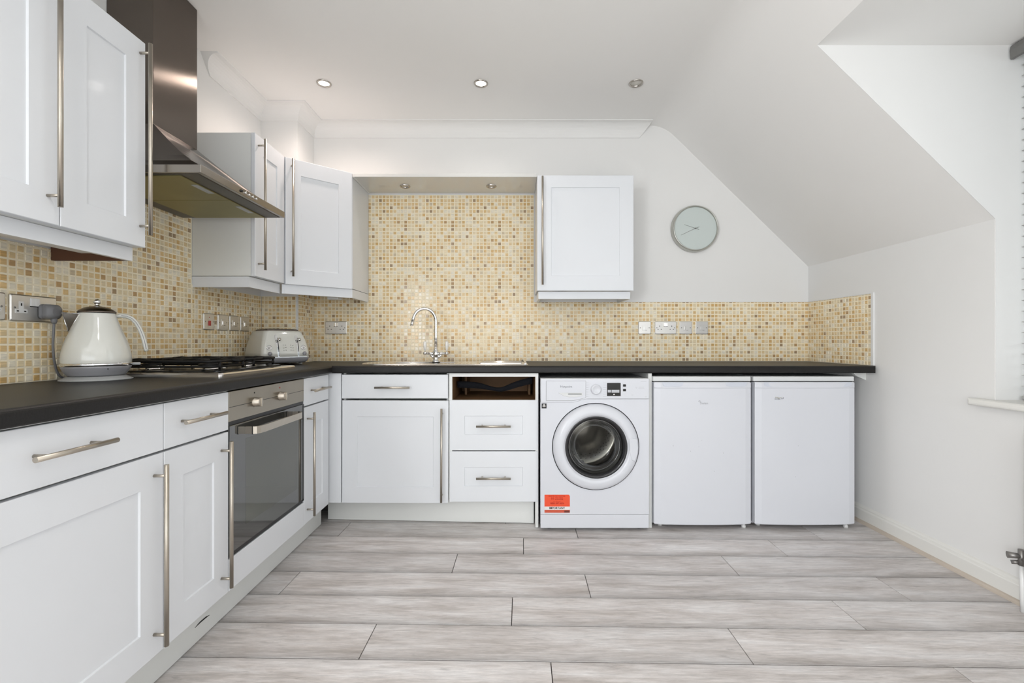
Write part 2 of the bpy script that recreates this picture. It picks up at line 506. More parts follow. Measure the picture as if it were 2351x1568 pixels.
# dormer window
b = MB()
b.box(WX, WX + .06, DY0, DY1, SILL - .03, SILL + .05); b.box(WX, WX + .06, DY0, DY1, DZ - .06, DZ)
b.box(WX, WX + .06, DY0, DY0 + .06, SILL, DZ); b.box(WX, WX + .06, DY1 - .06, DY1, SILL, DZ)
b.box(WX, WX + .06, 1.24, 1.30, SILL, DZ)
win = struct('window_1', b, M_UPVC)
for y0, y1 in ((DY0 + .06, 1.24), (1.30, DY1 - .06)):
    p = MB(); p.box(WX + .025, WX + .031, y0, y1, SILL + .05, DZ - .06); p.build('pane', M_GLASS, win)
b = MB()   # window board with horns on the room side
b.box(XR - .001, WX, DY0, DY1, SILL - .03, SILL)
b.box(XR - .045, XR - .001, DY0 - .076, DY1 + .076, SILL - .03, SILL, .011, 3, which=lambda p, q: p.x < XR - .03 and q.x < XR - .03)
struct('trim_1', b, M_TRIM)

# skirting board on the right wall
b = MB()
prof = [(XR, .0), (XR - .020, .0), (XR - .020, .070), (XR - .018, .074), (XR - .013, .077), (XR - .013, .083), (XR - .008, .090), (XR, .094)]
b.prism(prof, 'y', REAR, YB)
struct('baseboard_right', b, M_TRIM)
b = MB(); b.prism([(XR - .020, .0), (XR - .036, .0), (XR - .034, .008), (XR - .028, .014), (XR - .020, .016)], 'y', REAR, YB)
struct('trim_2', b, mat('floor_bead', rgb(196, 184, 170), .5, noise=(8, .1)))

# floor: base and individual planks
b = MB(); b.box(XL - .1, XR + .1, REAR - .1, YB + .1, -.05, -.0085)
floor = struct('floor', b, mat('floor_joint', (.035, .03, .028, 1), .9, noise=(20, .1)))
PW, PLEN, ROT = .1872, 1.285, -.019
EDGE0 = 2.4207                    # far edge of the first full row in view, at x = 0
known = {0: (-.938, .342), 1: (.053,), 2: (-.2745,), 3: (-.966, .317), 4: (-.004,), 5: (-.5055, .797), 6: (.121,)}
plank_meshes = {}


def plank_mesh(x0, x1):
    key = (round(x0, 4), round(x1, 4))
    if key in plank_meshes: return plank_meshes[key]
    g, z = .0013, 0.0
    m = MB(); m.box(x0 + g, x1 - g, -PW / 2 + .0019, PW / 2 - .0019, -.008, z, .0012, 1, which=lambda p, q: p.z > -.001 and q.z > -.001)
    bmesh.ops.recalc_face_normals(m.bm, faces=m.bm.faces)
    me = bpy.data.meshes.new('plank'); m.bm.to_mesh(me); m.bm.free(); me.materials.append(M_PLANK)
    plank_meshes[key] = me
    return me


k = -4
while True:
    yc = EDGE0 - PW * (k - .5)      # row k spans EDGE0-PW*k .. EDGE0-PW*(k-1)
    if yc < REAR - .1: break
    if k in known or (k + 0) in known:
        j0 = known[k][0]
    else:
        j0 = random.uniform(-.6, .6)
    xs = []
    x = j0
    while x > XL - .1: x -= PLEN
    while x < XR + PLEN: xs.append(x); x += PLEN
    for a, c in zip(xs, xs[1:]):
        lo, hi = max(a, XL - .02), min(c, XR + .02)
        if hi - lo < .02: continue
        lo_l, hi_l = lo - (a + c) / 2, hi - (a + c) / 2
        o = link('plank', plank_mesh(lo_l, hi_l), floor)
        xm = (a + c) / 2
        o.location = (xm, yc + xm * ROT * -1 * -1, 0)
        o.rotation_euler = (0, 0, ROT)
    k += 1

# cornice: along the left wall beyond the chimney, around the pillar and along the back wall
CW = .088


def cove(n=8):
    pts = [(0, 0), (CW, 0), (CW, -.006)]
    for i in range(n + 1):
        t = i / n * PI / 2
        # concave quarter, centre at (CW, -CW)
        pts.append((CW - .006 - (CW - .012) * math.sin(t) * 1.0, -.006 - (CW - .012) * (1 - math.cos(t))))
    pts += [(.006, -CW), (0, -CW)]
    return pts


def cornice(mb, p0, p1, nx, ny, m0=0, m1=0, e0=0, e1=0):
    """extrude the cove along p0->p1, (nx,ny) points into the room; m0/m1 slide the ends for mitres"""
    d = Vector((p1[0] - p0[0], p1[1] - p0[1])).normalized()
    pr = cove()
    r0 = [(p0[0] + nx * u + d.x * (u * m0 - v * e0), p0[1] + ny * u + d.y * (u * m0 - v * e0), ZC + v) for u, v in pr]
    r1 = [(p1[0] + nx * u - d.x * (u * m1 - v * e1), p1[1] + ny * u - d.y * (u * m1 - v * e1), ZC + v) for u, v in pr]
    mb.loft([r0, r1], smooth=False)


b = MB()
cornice(b, (XL, 2.33), (XL, 2.89), 1, 0, 0, 1, .8)
cornice(b, (XL, 2.89), (-1.37, 2.89), 0, -1, 1, -1)
cornice(b, (-1.37, 2.89), (-1.37, YB), 1, 0, -1, 1)
cornice(b, (-1.37, YB), (.938, YB), 0, -1, 1, 0, 0, .8)
struct('trim_3', b, M_WALL)

# ------------------------------------------------------------------ mosaic tiling
PITCH = .0248
SHEET = [[random.random() for _ in range(13)] for _ in range(16)]
TH, TB = .0062, .0045            # tile face and grout face heights above the wall


def tile_shape(u, v, rng, box):
    """8 verts of one tile in (u, v, n): outer ring on the grout, inner ring on the face; cut to the region's box"""
    g = .0026; e = .0012
    tu, tv = rng.uniform(-.010, .010), rng.uniform(-.010, .010)
    a0, a1 = max(u + g, box[0] + .0005), min(u + PITCH - g, box[1] - .0005)
    c0, c1 = max(v + g, box[2] + .0005), min(v + PITCH - g, box[3] - .0005)
    if a1 - a0 < .004 or c1 - c0 < .004: return None
    o = [(a0, c0), (a1, c0), (a1, c1), (a0, c1)]
    i = [(a0 + e, c0 + e), (a1 - e, c0 + e), (a1 - e, c1 - e), (a0 + e, c1 - e)]
    h = PITCH / 2
    return [(p[0], p[1], TB - .001) for p in o] + [(p[0], p[1], TH + (p[0] - u - h) * tu + (p[1] - v - h) * tv) for p in i]


TF = ((4, 5, 6, 7), (0, 1, 5, 4), (1, 2, 6, 5), (2, 3, 7, 6), (3, 0, 4, 7))


def tiled(wall, org, ud, nd, regions, seedc=(0, 0), singles=None):
    """regions: (u0,u1,v0,v1) lists; tiles start at each region's own lower corner grid shared by all regions"""
    rng = random.Random(5)
    O, U, N = Vector(org), Vector(ud), Vector(nd); Z = Vector((0, 0, 1))
    W = lambda p: tuple(O + U * p[0] + Z * p[1] + N * p[2])
    gm = MB()
    for (u0, u1, v0, v1) in regions:
        c = [(u0, v0, 0), (u1, v0, 0), (u1, v1, 0), (u0, v1, 0), (u0, v0, TB), (u1, v0, TB), (u1, v1, TB), (u0, v1, TB)]
        gm.faces([W(p) for p in c], ((0, 3, 2, 1), (4, 5, 6, 7), (0, 1, 5, 4), (1, 2, 6, 5), (2, 3, 7, 6), (3, 0, 4, 7)))
    gm.build('grout', M_GROUT, wall)
    verts, faces, tones, single = [], [], [], []
    done = set()
    for (u0, u1, v0, v1) in regions:
        iu0, iu1 = math.floor((u0 + 1e-4) / PITCH), math.ceil((u1 - 1e-4) / PITCH)
        iv0, iv1 = math.floor((v0 + 1e-4) / PITCH), math.ceil((v1 - 1e-4) / PITCH)
        for i in range(iu0, iu1):
            for j in range(iv0, iv1):
                tone = SHEET[(j + seedc[1]) % 16][(i + seedc[0]) % 13]
                if rng.random() < .12: tone = rng.random() * .93
                sh = tile_shape(i * PITCH, j * PITCH, rng, (u0, u1, v0, v1))
                if sh is None: continue
                single.append((i, j, tone, sh))
    keep = set()
    if singles:
        sc = sorted(((singles(Vector(W(((i + .5) * PITCH, (j + .5) * PITCH, 0)))), i, j) for i, j, t, s in single), reverse=True)
        keep = {(i, j) for v, i, j in sc[:300] if v > 0}
    for i, j, tone, sh in single:
        if (i, j) in keep:
            me = bpy.data.meshes.new('tile')
            me.from_pydata([W(p) for p in sh], [], TF)
            me.attributes.new('tone', 'FLOAT', 'FACE').data.foreach_set('value', [tone] * 5)
            me.materials.append(M_TILE)
            link('tile', me, wall)
            continue
        n = len(verts)
        verts += [W(p) for p in sh]
        faces += [tuple(n + k for k in f) for f in TF]
        tones += [tone] * 5
    me = bpy.data.meshes.new('mosaic_tiles'); me.from_pydata(verts, [], faces)
    me.attributes.new('tone', 'FLOAT', 'FACE').data.foreach_set('value', tones)
    me.materials.append(M_TILE)
    link('mosaic_tiles', me, wall, kind='stuff')


ZT = .9085
TOPS = 1.314 - ZT
# back wall: strip all along, taller in the open bay between the wall cupboards
tiled(wall_back, (-1.37, YB, ZT), (1, 0, 0), (0, -1, 0),
      [(0, 15.2 * PITCH, 0, 1.362 - ZT), (15.2 * PITCH, 61 * PITCH, 0, 2.05 - ZT), (61 * PITCH, XR + 1.37, 0, TOPS)])


def vis_left(p):
    px = 1178 + FPX * p.x / p.y; py = 785 - FPX * (p.z - H) / p.y
    if px < 2 or p.y < .9: return -1
    if py < 541 + .18 * px and px < 318: return -1
    if py > 868: return -1
    if 150 < px < 300 and py > 720: return -1
    return (FPX / p.y) ** 2 * (1.6 / p.y)


tiled(wall_left, (XL, 0, ZT), (0, 1, 0), (1, 0, 0),
      [(.74, 65 * PITCH, 0, 1.362 - ZT), (65 * PITCH, 2.2632, 0, 1.66 - ZT), (2.2632, 2.888, 0, 1.33 - ZT)], (4, 7), vis_left)
tiled(wall_pillar, (XL, 2.89, ZT), (1, 0, 0), (0, -1, 0), [(.008, .226, 0, 1.33 - ZT)], (2, 1))
pil = wall_pillar
b = MB(); b.box(-1.374, -1.3635, 2.880, 2.892, ZT, 1.365); b.build('tile_trim', M_WHITEP, pil)
tiled(wall_pillar, (-1.37, 2.89, ZT), (0, 1, 0), (1, 0, 0), [(.003, YB - 2.89 - .007, 0, 1.362 - ZT)], (6, 3))
tiled(wall_right, (XR, 2.572, ZT), (0, 1, 0), (-1, 0, 0), [(0, YB - 2.572 - .002, 0, TOPS)], (3, 5))
b = MB(); b.box(XR - .009, XR, 2.556, 2.572, ZT - .0, ZT + TOPS + .006); b.box(XR - .008, XR, 2.572, YB, ZT + TOPS, ZT + TOPS + .005)
b.build('tile_trim', M_WHITEP, wall_right)
b = MB(); b.box(.75, XR - .008, YB - .008, YB, ZT + TOPS, ZT + TOPS + .005); b.build('tile_trim', M_WHITEP, wall_back)

# ------------------------------------------------------------------ cupboards
# cupboard frame: x along the front (left to right for someone facing it), y into the wall, z up
XF, YF = -1.022, 2.543            # door planes of the base units on the left and on the back wall
LEFT = PI / 2                     # rotation of units on the left wall


def handle(parent, x, z0, z1=None, x1=None, y=0.0, r=.0063):
    """bar handle: vertical from z0 to z1 at x, or horizontal from x to x1 at z0"""
    m = MB(); so = -.036 + y
    if z1 is not None:
        m.tube([(x, so, z0), (x, so, z1)], r, 14)
        for z in (z0 + .032, z1 - .032): m.tube([(x, so, z), (x, y, z)], .0045, 10)
    else:
        m.tube([(x, so, z0), (x1, so, z0)], r, 14)
        for q in (x + .032, x1 - .032): m.tube([(q, so, z0), (q, y, z0)], .0045, 10)
    return m.build('handle', M_BRUSH, parent)


def door(root, name, x0, x1, z0, z1, y=0.0, shaker=True, stile=.085, rail=.088, railt=None, th=.019, material=None, dep=.0052, hs=None):
    m = MB(); g = .0015; railt = railt or rail
    X0, X1, Z0, Z1 = x0 + g, x1 - g, z0 + g, z1 - g
    if not shaker:
        m.box(X0, X1, y, y + th, Z0, Z1, .0018, 2)
    else:
        a, c, e = .0018, .0018, .0022
        R = [[(X0, y + th, Z0), (X1, y + th, Z0), (X1, y + th, Z1), (X0, y + th, Z1)],
             [(X0, y + a, Z0), (X1, y + a, Z0), (X1, y + a, Z1), (X0, y + a, Z1)],
             [(X0 + a, y, Z0 + a), (X1 - a, y, Z0 + a), (X1 - a, y, Z1 - a), (X0 + a, y, Z1 - a)],
             [(X0 + stile, y, Z0 + rail), (X1 - stile, y, Z0 + rail), (X1 - stile, y, Z1 - railt), (X0 + stile, y, Z1 - railt)],
             [(X0 + stile + e, y + dep, Z0 + rail + e), (X1 - stile - e, y + dep, Z0 + rail + e), (X1 - stile - e, y + dep, Z1 - railt - e), (X0 + stile + e, y + dep, Z1 - railt - e)]]
        m.loft(R, smooth=False)
    return m.build(name, material or M_CAB, root)


Z0D, ZMID, Z1D = .142, .724, .863   # base door bottom, drawer/door split, drawer top
ZTOPC = .868

# --- left run base units
def base_box(root, w, x0=0.0, d=.54):
    m = MB(); m.box(x0 + .001, x0 + w - .001, .03, d, .145, ZTOPC - .001)
    m.box(x0 + .001, x0 + w - .001, .004, .03, ZTOPC - .004, ZTOPC - .001)
    return m.build('carcass', M_CARC, root)


u = thing('base_cabinet', 'widest white base cupboard, nearest the viewer on the left, drawer over one door', 'cupboard', (XF, .735, 0), LEFT, 'base cupboards')
base_box(u, .597)
d = door(u, 'drawer_front', 0, .597, ZMID, Z1D, shaker=False); handle(d, .204, .797, x1=.400)
d = door(u, 'door', 0, .597, Z0D, ZMID - .004, stile=.082); handle(d, .560, .176, .692)

u = thing('base_cabinet', 'narrow white base cupboard with drawer, directly left of the oven', 'cupboard', (XF, 1.332, 0), LEFT, 'base cupboards')
base_box(u, .3035)
d = door(u, 'drawer_front', 0, .3035, ZMID, Z1D, shaker=False); handle(d, .040, .797, x1=.238)
d = door(u, 'door', 0, .3035, Z0D, ZMID - .004, stile=.078); handle(d, .262, .180, .692)

u = thing('base_cabinet', 'narrow white base cupboard with drawer, between the oven and the inner corner', 'cupboard', (XF, 2.225, 0), LEFT, 'base cupboards')
base_box(u, .297)
d = door(u, 'drawer_front', 0, .297, ZMID, Z1D, shaker=False); handle(d, .045, .797, x1=.240)
d = door(u, 'door', 0, .297, Z0D, ZMID - .004, stile=.078); handle(d, .034, .178, .692)

# plinth of the left run, with a small slit at the joint
u = thing('plinth_board', 'long pale plinth board under the left run of base cupboards', 'plinth', (-1.0943, .735, 0))
b = MB(); b.box(-.016, 0, 0, 1.86, 0.002, .141, .001, 1); b.build('board', M_PLINTH, u)
b = MB(); b.tube([(.0005, .83, .058), (.0012, .855, .062), (.0012, .885, .061), (.0005, .905, .057)], [.0006, .0022, .0022, .0006], 8); b.build('slit', M_DARK, u)
# plinth of the sink run, sitting slightly askew
u = thing('plinth_board', 'pale plinth board under the sink cupboard, slightly askew', 'plinth', (-1.085, 2.667, 0), -.048)
b = MB(); b.box(0, 1.205, 0, .016, .002, .1395, .001, 1); b.build('board', M_PLINTH, u)

# --- oven housing and oven
u = thing('oven', 'built-in oven with stainless control panel and dark glass door', 'oven', (XF, 1.6355, 0), LEFT)
b = MB(); b.box(.004, .585, .03, .54, .27, .855); b.build('oven_body', M_DARK, u)
b = MB(); b.box(.002, .587, 0, .02, .752, .862, .002, 2); cp = b.build('control_panel', M_OVENP, u)
b = MB(); b.box(.003, .586, -.0004, .0001, .8035, .8055); b.build('panel_line', M_BLACK, cp)
for kx in (.166, .362):
    b = MB(); b.lathe([(.0, -.026), (.015, -.026), (.0175, -.022), (.0185, -.004), (.0195, -.0035), (.0195, 0)], (kx, 0, .8035), 'y', 28, close=False)
    b.box(kx - .004, kx + .004, -.030, -.005, .8035 - .017, .8035 + .017, .001, 1)
    k = b.build('knob', M_BRUSH, u)
for kx, mt in ((.163, M_DARK), (.359, M_RED)):
    b = MB(); b.lathe([(.0, -.0015), (.003, -.001), (.0032, 0)], (kx, 0, .8405), 'y', 12, close=False)
    b.build('indicator_lamp', mt, cp)
b = MB(); b.box(.002, .587, .004, .024, .738, .751); b.build('door_gap', M_BLACK, u)
b = MB(); b.box(.002, .587, .006, .024, .258, .268); b.build('door_gap', M_BLACK, u)
b = MB(); b.box(.002, .587, 0, .02, .268, .737, .002, 2); dr = b.build('door', M_OVENG, u)
b = MB(); b.box(.002, .0045, -.0006, .001, .268, .737); b.box(.573, .587, -.0006, .001, .268, .737); b.box(.002, .587, -.0006, .001, .268, .276)
b.build('door_edging', M_BLACK, dr, kind='stuff')
b = MB(); b.box(.105, .520, -.0003, .001, .345, .672); b.build('inner_window', mat('oven_inner_window', (.060, .062, .045, 1), .06, spec=.8, ior=1.7, noise=(5, .3)), dr)
b = MB()   # bowed flat bar handle
pts = [(.100, 0), (.100, -.028), (.106, -.042), (.120, -.050), (.150, -.053), (.435, -.053), (.462, -.050), (.476, -.042), (.482, -.028), (.482, 0)]
inn = [(.108, 0), (.108, -.026), (.113, -.036), (.124, -.042), (.150, -.045), (.435, -.045), (.458, -.042), (.469, -.036), (.474, -.026), (.474, 0)]
n = len(pts)
vs = [(x, y, z) for z in (.690, .718) for x, y in pts] + [(x, y, z) for z in (.690, .718) for x, y in inn]
fs = []
for i in range(n - 1):
    fs += [(i, i + 1, n + i + 1, n + i), (2 * n + i, 3 * n + i, 3 * n + i + 1, 2 * n + i + 1), (n + i, n + i + 1, 3 * n + i + 1, 3 * n + i), (i, 2 * n + i, 2 * n + i + 1, i + 1)]
b.faces(vs, fs); b.build('handle', M_BRUSH, dr)
for x0 in (.0985, .4715): b = MB(); b.box(x0, x0 + .012, -.030, -.027, .6885, .7195); b.build('handle_joint', M_BLACK, dr)
u = thing('filler_panel', 'plain white filler panel below the oven', 'panel', (XF, 1.6355, 0), LEFT)
b = MB(); b.box(.002, .588, 0, .019, .143, .257, .0015, 1); b.build('board', M_CAB, u)

# --- back run: corner post, sink cupboard, drawer cupboard, end panels
u = thing('corner_post', 'narrow white corner post between the two runs of base cupboards', 'panel', (-1.019, YF, 0))
b = MB(); b.box(-.035, .057, .001, .02, .142, .866, .001, 1); b.build('board', M_CAB, u)

u = thing('sink_cabinet', 'white cupboard under the sink with wide drawer front and one square door', 'cupboard', (-.959, YF, 0), 0, 'base cupboards')
b = MB(); b.box(.001, .016, .03, .54, .145, .867); b.box(.584, .599, .03, .54, .145, .867); b.box(.016, .584, .03, .54, .145, .16); b.box(.016, .584, .53, .54, .16, .80)
b.box(.016, .584, .25, .265, .66, .745); b.build('carcass', M_CARC, u)
d = door(u, 'drawer_front', 0, .597, .7235, .860, shaker=False); handle(d, .195, .788, x1=.388)
d = door(u, 'door', 0, .597, .140, .716, stile=.084, rail=.09); handle(d, .562, .158, .675)
d.rotation_euler = (0, .0035, 0)

u = thing('drawer_cabinet', 'white drawer cupboard with its top drawer front missing, left of the washing machine', 'cupboard', (-.357, YF, 0), 0, 'base cupboards')
W = .498; t = .016
b = MB()
b.box(0, t, .003, .56, .145, ZTOPC - .002); b.box(W - t, W, .003, .56, .004, ZTOPC - .002)
b.box(t, W - t, .003, .10, ZTOPC - .002 - .019, ZTOPC - .002); b.box(t, W - t, .03, .56, .145, .161); b.build('carcass', M_CARC, u)
b = MB()
b.box(t, t + .001, .02, .5, .70, .846); b.box(W - t - .001, W - t, .02, .5, .70, .846)
b.box(t, W - t, .50, .515, .165, .846); b.box(t, W - t, .02, .5, .70, .712); b.box(t + .04, t + .052, .30, .5, .712, .846); b.box(W - t - .03, W - t - .018, .30, .5, .712, .846)
b.build('drawer_box', M_WOOD, u)
for z0, z1 in ((.4335, .7175), (.1455, .4305)):
    d = door(u, 'drawer_front', 0, W - .001, z0, z1, stile=.084, rail=.088, hs=None)
    zc = (z0 + z1) / 2 - .001
    handle(d, .153, zc, x1=.344)
b = MB()   # navy strap sagging inside the open drawer space
R = []
for i in range(25):
    s_ = i / 24
    x = t + .010 + s_ * (W - 2 * t - .022)
    zc = .789 - .008 * math.sin(s_ * PI * .9) * 1.2 - .022 * math.exp(-((s_ - .55) / .2) ** 2) + .030 * max(0, s_ - .6) / .4
    hh = .019 - .008 * math.exp(-((s_ - .5) / .18) ** 2)
    y = .16 + .03 * math.sin(s_ * 5)
    R.append([(x, y - .006, zc - hh), (x, y + .006, zc - hh * .8), (x, y + .008, zc + hh), (x, y - .004, zc + hh * .9)])
b.loft(R)
o = b.build('strap', M_NAVY); o.location = (-.357, YF, 0)
o['label'] = 'dark navy cloth strap slung across the open drawer space'; o['category'] = 'strap'

u = thing('end_panel', 'white upright panel between the washing machine and the refrigerators', 'panel', (.7545, YF, 0))
b = MB(); b.box(0, .021, 0, .57, .002, .866, .001, 1); b.build('board', M_CARC, u)
u = thing('wall_batten', 'small white wedge bracket under the right end of the worktop', 'bracket', (XR, 2.62, .866))
b = MB(); b.prism([(0, 0), (-.075, 0), (-.058, -.018), (0, -.045)], 'y', 0, .02); b.build('wedge', M_CARC, u)

# ------------------------------------------------------------------ worktop
WZ0, WZ1, NOSE = .868, .908, .0
u = thing('worktop', 'L-shaped charcoal laminate worktop along the left and back walls', 'worktop', (XL, .735, WZ0))
YN = 2.523; XN = -1.002           # front edges


def nose_prof(r=.012, n=5):
    """(outward, z) rounded top and bottom front edge, outward measured back from the nose"""
    out = []
    for i in range(n + 1):
        a = math.radians(-90 + 90 * i / n); out.append((r * .6 - r * .6 * math.cos(a), WZ0 + r * .6 + r * .6 * math.sin(a)))
    for i in range(n + 1):
        a = math.radians(90 * i / n); out.append((r - r * math.cos(a), WZ1 - r + r * math.sin(a)))
    return out


b = MB()
p = nose_prof()
# left run: extruded along Y, mitred at the inner corner
pr = [(XL + .001, WZ0)] + [(XN - q, z) for q, z in p] + [(XL + .001, WZ1)]
r0 = [(x, .735, z) for x, z in pr]
r1 = [(x, YN + (XN - x), z) for x, z in pr]
b.loft([r0, r1], smooth=False)
b.build('worktop_slab', M_WORK, u, world=True)
b = MB()
# back run: front strip with nose, then pieces around the sink opening
SKX0, SKX1, SKY0, SKY1 = -.80, -.32, 2.66, 2.99
XE = XR - .012
ys = YN + .1
pr = [(ys, WZ0)] + [(YN + q, z) for q, z in p] + [(ys, WZ1)]
r0 = [(XN - (y - YN), y, z) for y, z in pr]
r1 = [(XE - max(0, .012 - (y - YN)) * .8, y, z) for y, z in pr]
b.loft([r0, r1], smooth=False)


def mpoly(pts):
    b.prism(pts, 'z', WZ0, WZ1)


b.prism([(XN - .1, ys), (SKX0, ys), (SKX0, YB - .008), (XN - (YB - .008 - YN), YB - .008)], 'z', WZ0, WZ1)
b.prism([(SKX0, ys), (SKX1, ys), (SKX1, SKY0), (SKX0, SKY0)], 'z', WZ0, WZ1)
b.prism([(SKX0, SKY1), (SKX1, SKY1), (SKX1, YB - .008), (SKX0, YB - .008)], 'z', WZ0, WZ1)
b.prism([(SKX1, ys), (XE, ys), (XE, YB - .008), (SKX1, YB - .008)], 'z', WZ0, WZ1)
b.build('worktop_slab', M_WORK, u, world=True)

# ------------------------------------------------------------------ wall cupboards
UZ0, UZ1 = 1.368, 2.085
XU = -1.285


def wall_carcass(root, x0, x1, d=.315, back=M_CARC):
    m = MB(); m.box(x0 + .001, x1 - .001, .021, d, UZ0 + .002, UZ1 - .002); return m.build('carcass', back, root)


u = thing('wall_cabinet', 'white double wall cupboard nearest the viewer, left of the cooker hood', 'cupboard', (XU, .794, 0), LEFT, 'wall cupboards')
wall_carcass(u, 0, .799)
d = door(u, 'door', 0, .497, UZ0, UZ1, stile=.082); handle(d, .462, UZ0 + .045, UZ0 + .705)
d = door(u, 'door', .497, .799, UZ0, UZ1, stile=.080); handle(d, .774, UZ0 + .04, UZ0 + .70)
b = MB(); b.box(0, .793, .042, .058, 1.323, UZ0 + .001); pm = b.build('pelmet', M_CAB, u)
b = MB(); b.box(.778, .793, .0585, .312, 1.323, UZ0 + .001); b.build('pelmet_return', M_BROWN, u, label='bare brown pelmet return')
b = MB(); b.box(.40, .74, .10, .17, UZ0 - .030, UZ0 + .001, .010, 3); b.build('strip_light', M_WHITEP, u)

u = thing('wall_cabinet', 'narrow white wall cupboard directly right of the cooker hood', 'cupboard', (XU, 2.265, 0), LEFT, 'wall cupboards')
wall_carcass(u, 0, .29)
d = door(u, 'door', 0, .2925, UZ0, UZ1, stile=.076); handle(d, .030, UZ0 + .035, UZ0 + .695)
b = MB(); b.box(.001, .016, .030, .315, 1.314, UZ0 - .001); b.box(.016, .300, .030, .046, 1.314, UZ0 - .001); b.build('pelmet', M_CAB, u)

A = math.atan2(.253, .2924)
u = thing('corner_wall_cabinet', 'white diagonal corner wall cupboard above the toaster', 'cupboard', (XU, 2.558, 0), A, 'wall cupboards')
DWI = .3866
b = MB()
poly = [(XU + .014, 2.572), (-.9926 - .002, 2.8225), (-.9926, YB - .008), (-1.362, YB - .008), (-1.362, 2.882), (XL + .006, 2.882), (XL + .006, 2.56), (XU - .02, 2.56)]
b.prism(poly, 'z', UZ0 + .002, UZ1 - .002); b.build('carcass', M_CAB, u, world=True)
d = door(u, 'door', .002, DWI - .002, UZ0 - .003, UZ1 - .003, stile=.082, y=-.006); handle(d, .035, UZ0 + .04, UZ0 + .70, y=-.006)
b = MB()
b.prism([(XU - .02, 2.568), (XU - .006, 2.572), (-.998, 2.826), (-.9926, YB - .008), (-1.008, YB - .008), (-1.013, 2.834), (XU - .025, 2.596)], 'z', 1.314, UZ0 - .001)
b.build('pelmet', M_CAB, u, world=True)
b = MB(); b.box(-1.17, -1.10, 2.86, 2.93, UZ0 - .06, UZ0, .006, 2); b.build('strip_light', M_WHITEP, u, world=True)

u = thing('bridge_shelf', 'glossy white bridging shelf above the sink with two small downlights', 'shelf', (-.9926, 2.811, 2.06))
b = MB(); b.box(.001, 1.140, 0, .311, 0, .021, .0015, 1); b.build('board', mat('gloss_board', (.66, .66, .64, 1), .16, coat=.8, noise=(3, .02)), u)
b = MB(); b.box(.001, .012, 0, .311, -.001, .0); b.build('edge_strip', M_CARC, u)

u = thing('wall_cabinet', 'white wall cupboard on the back wall above the washing machine', 'cupboard', (.148, 2.811, 0), 0, 'wall cupboards')
m = MB(); m.box(.001, .599, .021, .312, UZ0 - .006, UZ1 - .012); m.build('carcass', M_CAB, u)
d = door(u, 'door', 0, .598, UZ0 - .012, UZ1 - .013, stile=.086, rail=.092, railt=.075); handle(d, .032, UZ0 + .022, UZ0 + .685)
b = MB(); b.box(.010, .582, .030, .046, 1.309, UZ0 - .013); b.box(.566, .582, .046, .31, 1.309, UZ0 - .013); b.box(.010, .026, .046, .31, 1.309, UZ0 - .013); b.build('pelmet', M_CAB, u)
b = MB(); b.box(.10, .20, .1, .15, UZ0 - .034, UZ0 - .008, .005, 2); b.build('strip_light', M_WHITEP, u)

# ------------------------------------------------------------------ downlights
def downlight(loc, r, lit, label, group):
    t = thing('downlight', label, 'light', loc, 0, group)
    b = MB(); b.lathe([(r, .002), (r, -.003), (r * .93, -.006), (r * .76, -.005), (r * .70, -.001), (r * .68, .004)], (0, 0, 0), 'z', 36, close=False)
    b.build('rim', M_RIM, t)
    b = MB(); b.lathe([(0, -.0015), (r * .4, -.0005), (r * .69, .001)], (0, 0, 0), 'z', 30, close=False)
    b.build('lamp', M_LAMPON if lit else M_LAMPOFF, t)
    return t


downlight((-1.088, 2.619, ZC - .001), .041, True, 'brightest lit ceiling downlight, nearest the cooker hood', 'ceiling downlights')
downlight((-.185, 2.619, ZC - .001), .041, True, 'lit ceiling downlight with dark rim in the middle of the three', 'ceiling downlights')
downlight((.707, 2.619, ZC - .001), .041, False, 'unlit ceiling downlight nearest the sloping ceiling', 'ceiling downlights')
downlight((-.7065, 2.977, 2.0595), .034, False, 'small unlit downlight in the bridging shelf, left of the tap', 'shelf downlights')
downlight((-.1424, 2.977, 2.0595), .034, False, 'small unlit downlight in the bridging shelf, near the right wall cupboard', 'shelf downlights')

# ------------------------------------------------------------------ cooker hood
u = thing('cooker_hood', 'stainless steel chimney cooker hood on the left wall above the hob', 'cooker hood', (XL, 1.901, 1.639))
b = MB()
HX, HY0, HY1 = -1.102, 1.606, 2.196
b.box(XL + .007, HX, HY0, HY1, 1.639, 1.668, .0012, 1)
b.build('rim_band', M_HOODRIM, u, world=True)
b = MB()
R = []
for k_ in range(9):
    s_ = k_ / 8
    e = s_ ** .85                       # slight flare at the foot
    z = 1.668 + (1.901 - 1.668) * s_
    x1 = HX - .008 + (-1.4167 - HX + .008) * e; y0 = HY0 + .008 + (1.792 - HY0 - .008) * e; y1 = HY1 - .008 + (2.042 - HY1 + .008) * e
    R.append([(XL + .007, y0, z), (x1, y0, z), (x1, y1, z), (XL + .007, y1, z)])
b.loft(R, smooth=False); b.build('canopy', M_STEEL, u, world=True)
b = MB(); b.box(XL + .001, -1.4167, 1.792, 2.042, 1.900, ZC - .001, .0015, 1); ch_ = b.build('chimney', M_STEEL, u, world=True)
b = MB(); b.box(XL + .02, HX - .018, HY0 + .012, HY1 - .012, 1.637, 1.6395); b.build('underside', mat('hood_underside', (.10, .09, .075, 1), .4, metal=.6, noise=(9, .1)), u, world=True)
for y0, y1 in ((HY0 + .022, 1.8995), (1.9025, HY1 - .022)):
    b = MB(); b.box(XL + .085, HX - .085, y0, y1, 1.633, 1.6375, .001, 1); f_ = b.build('grease_filter', M_FILTER, u, world=True)
    yc = (y0 + y1) / 2
    b = MB(); b.box(HX - .112, HX - .088, yc - .05, yc + .05, 1.6315, 1.6335, .0008, 1); b.build('filter_catch', M_GREYL, u, world=True)
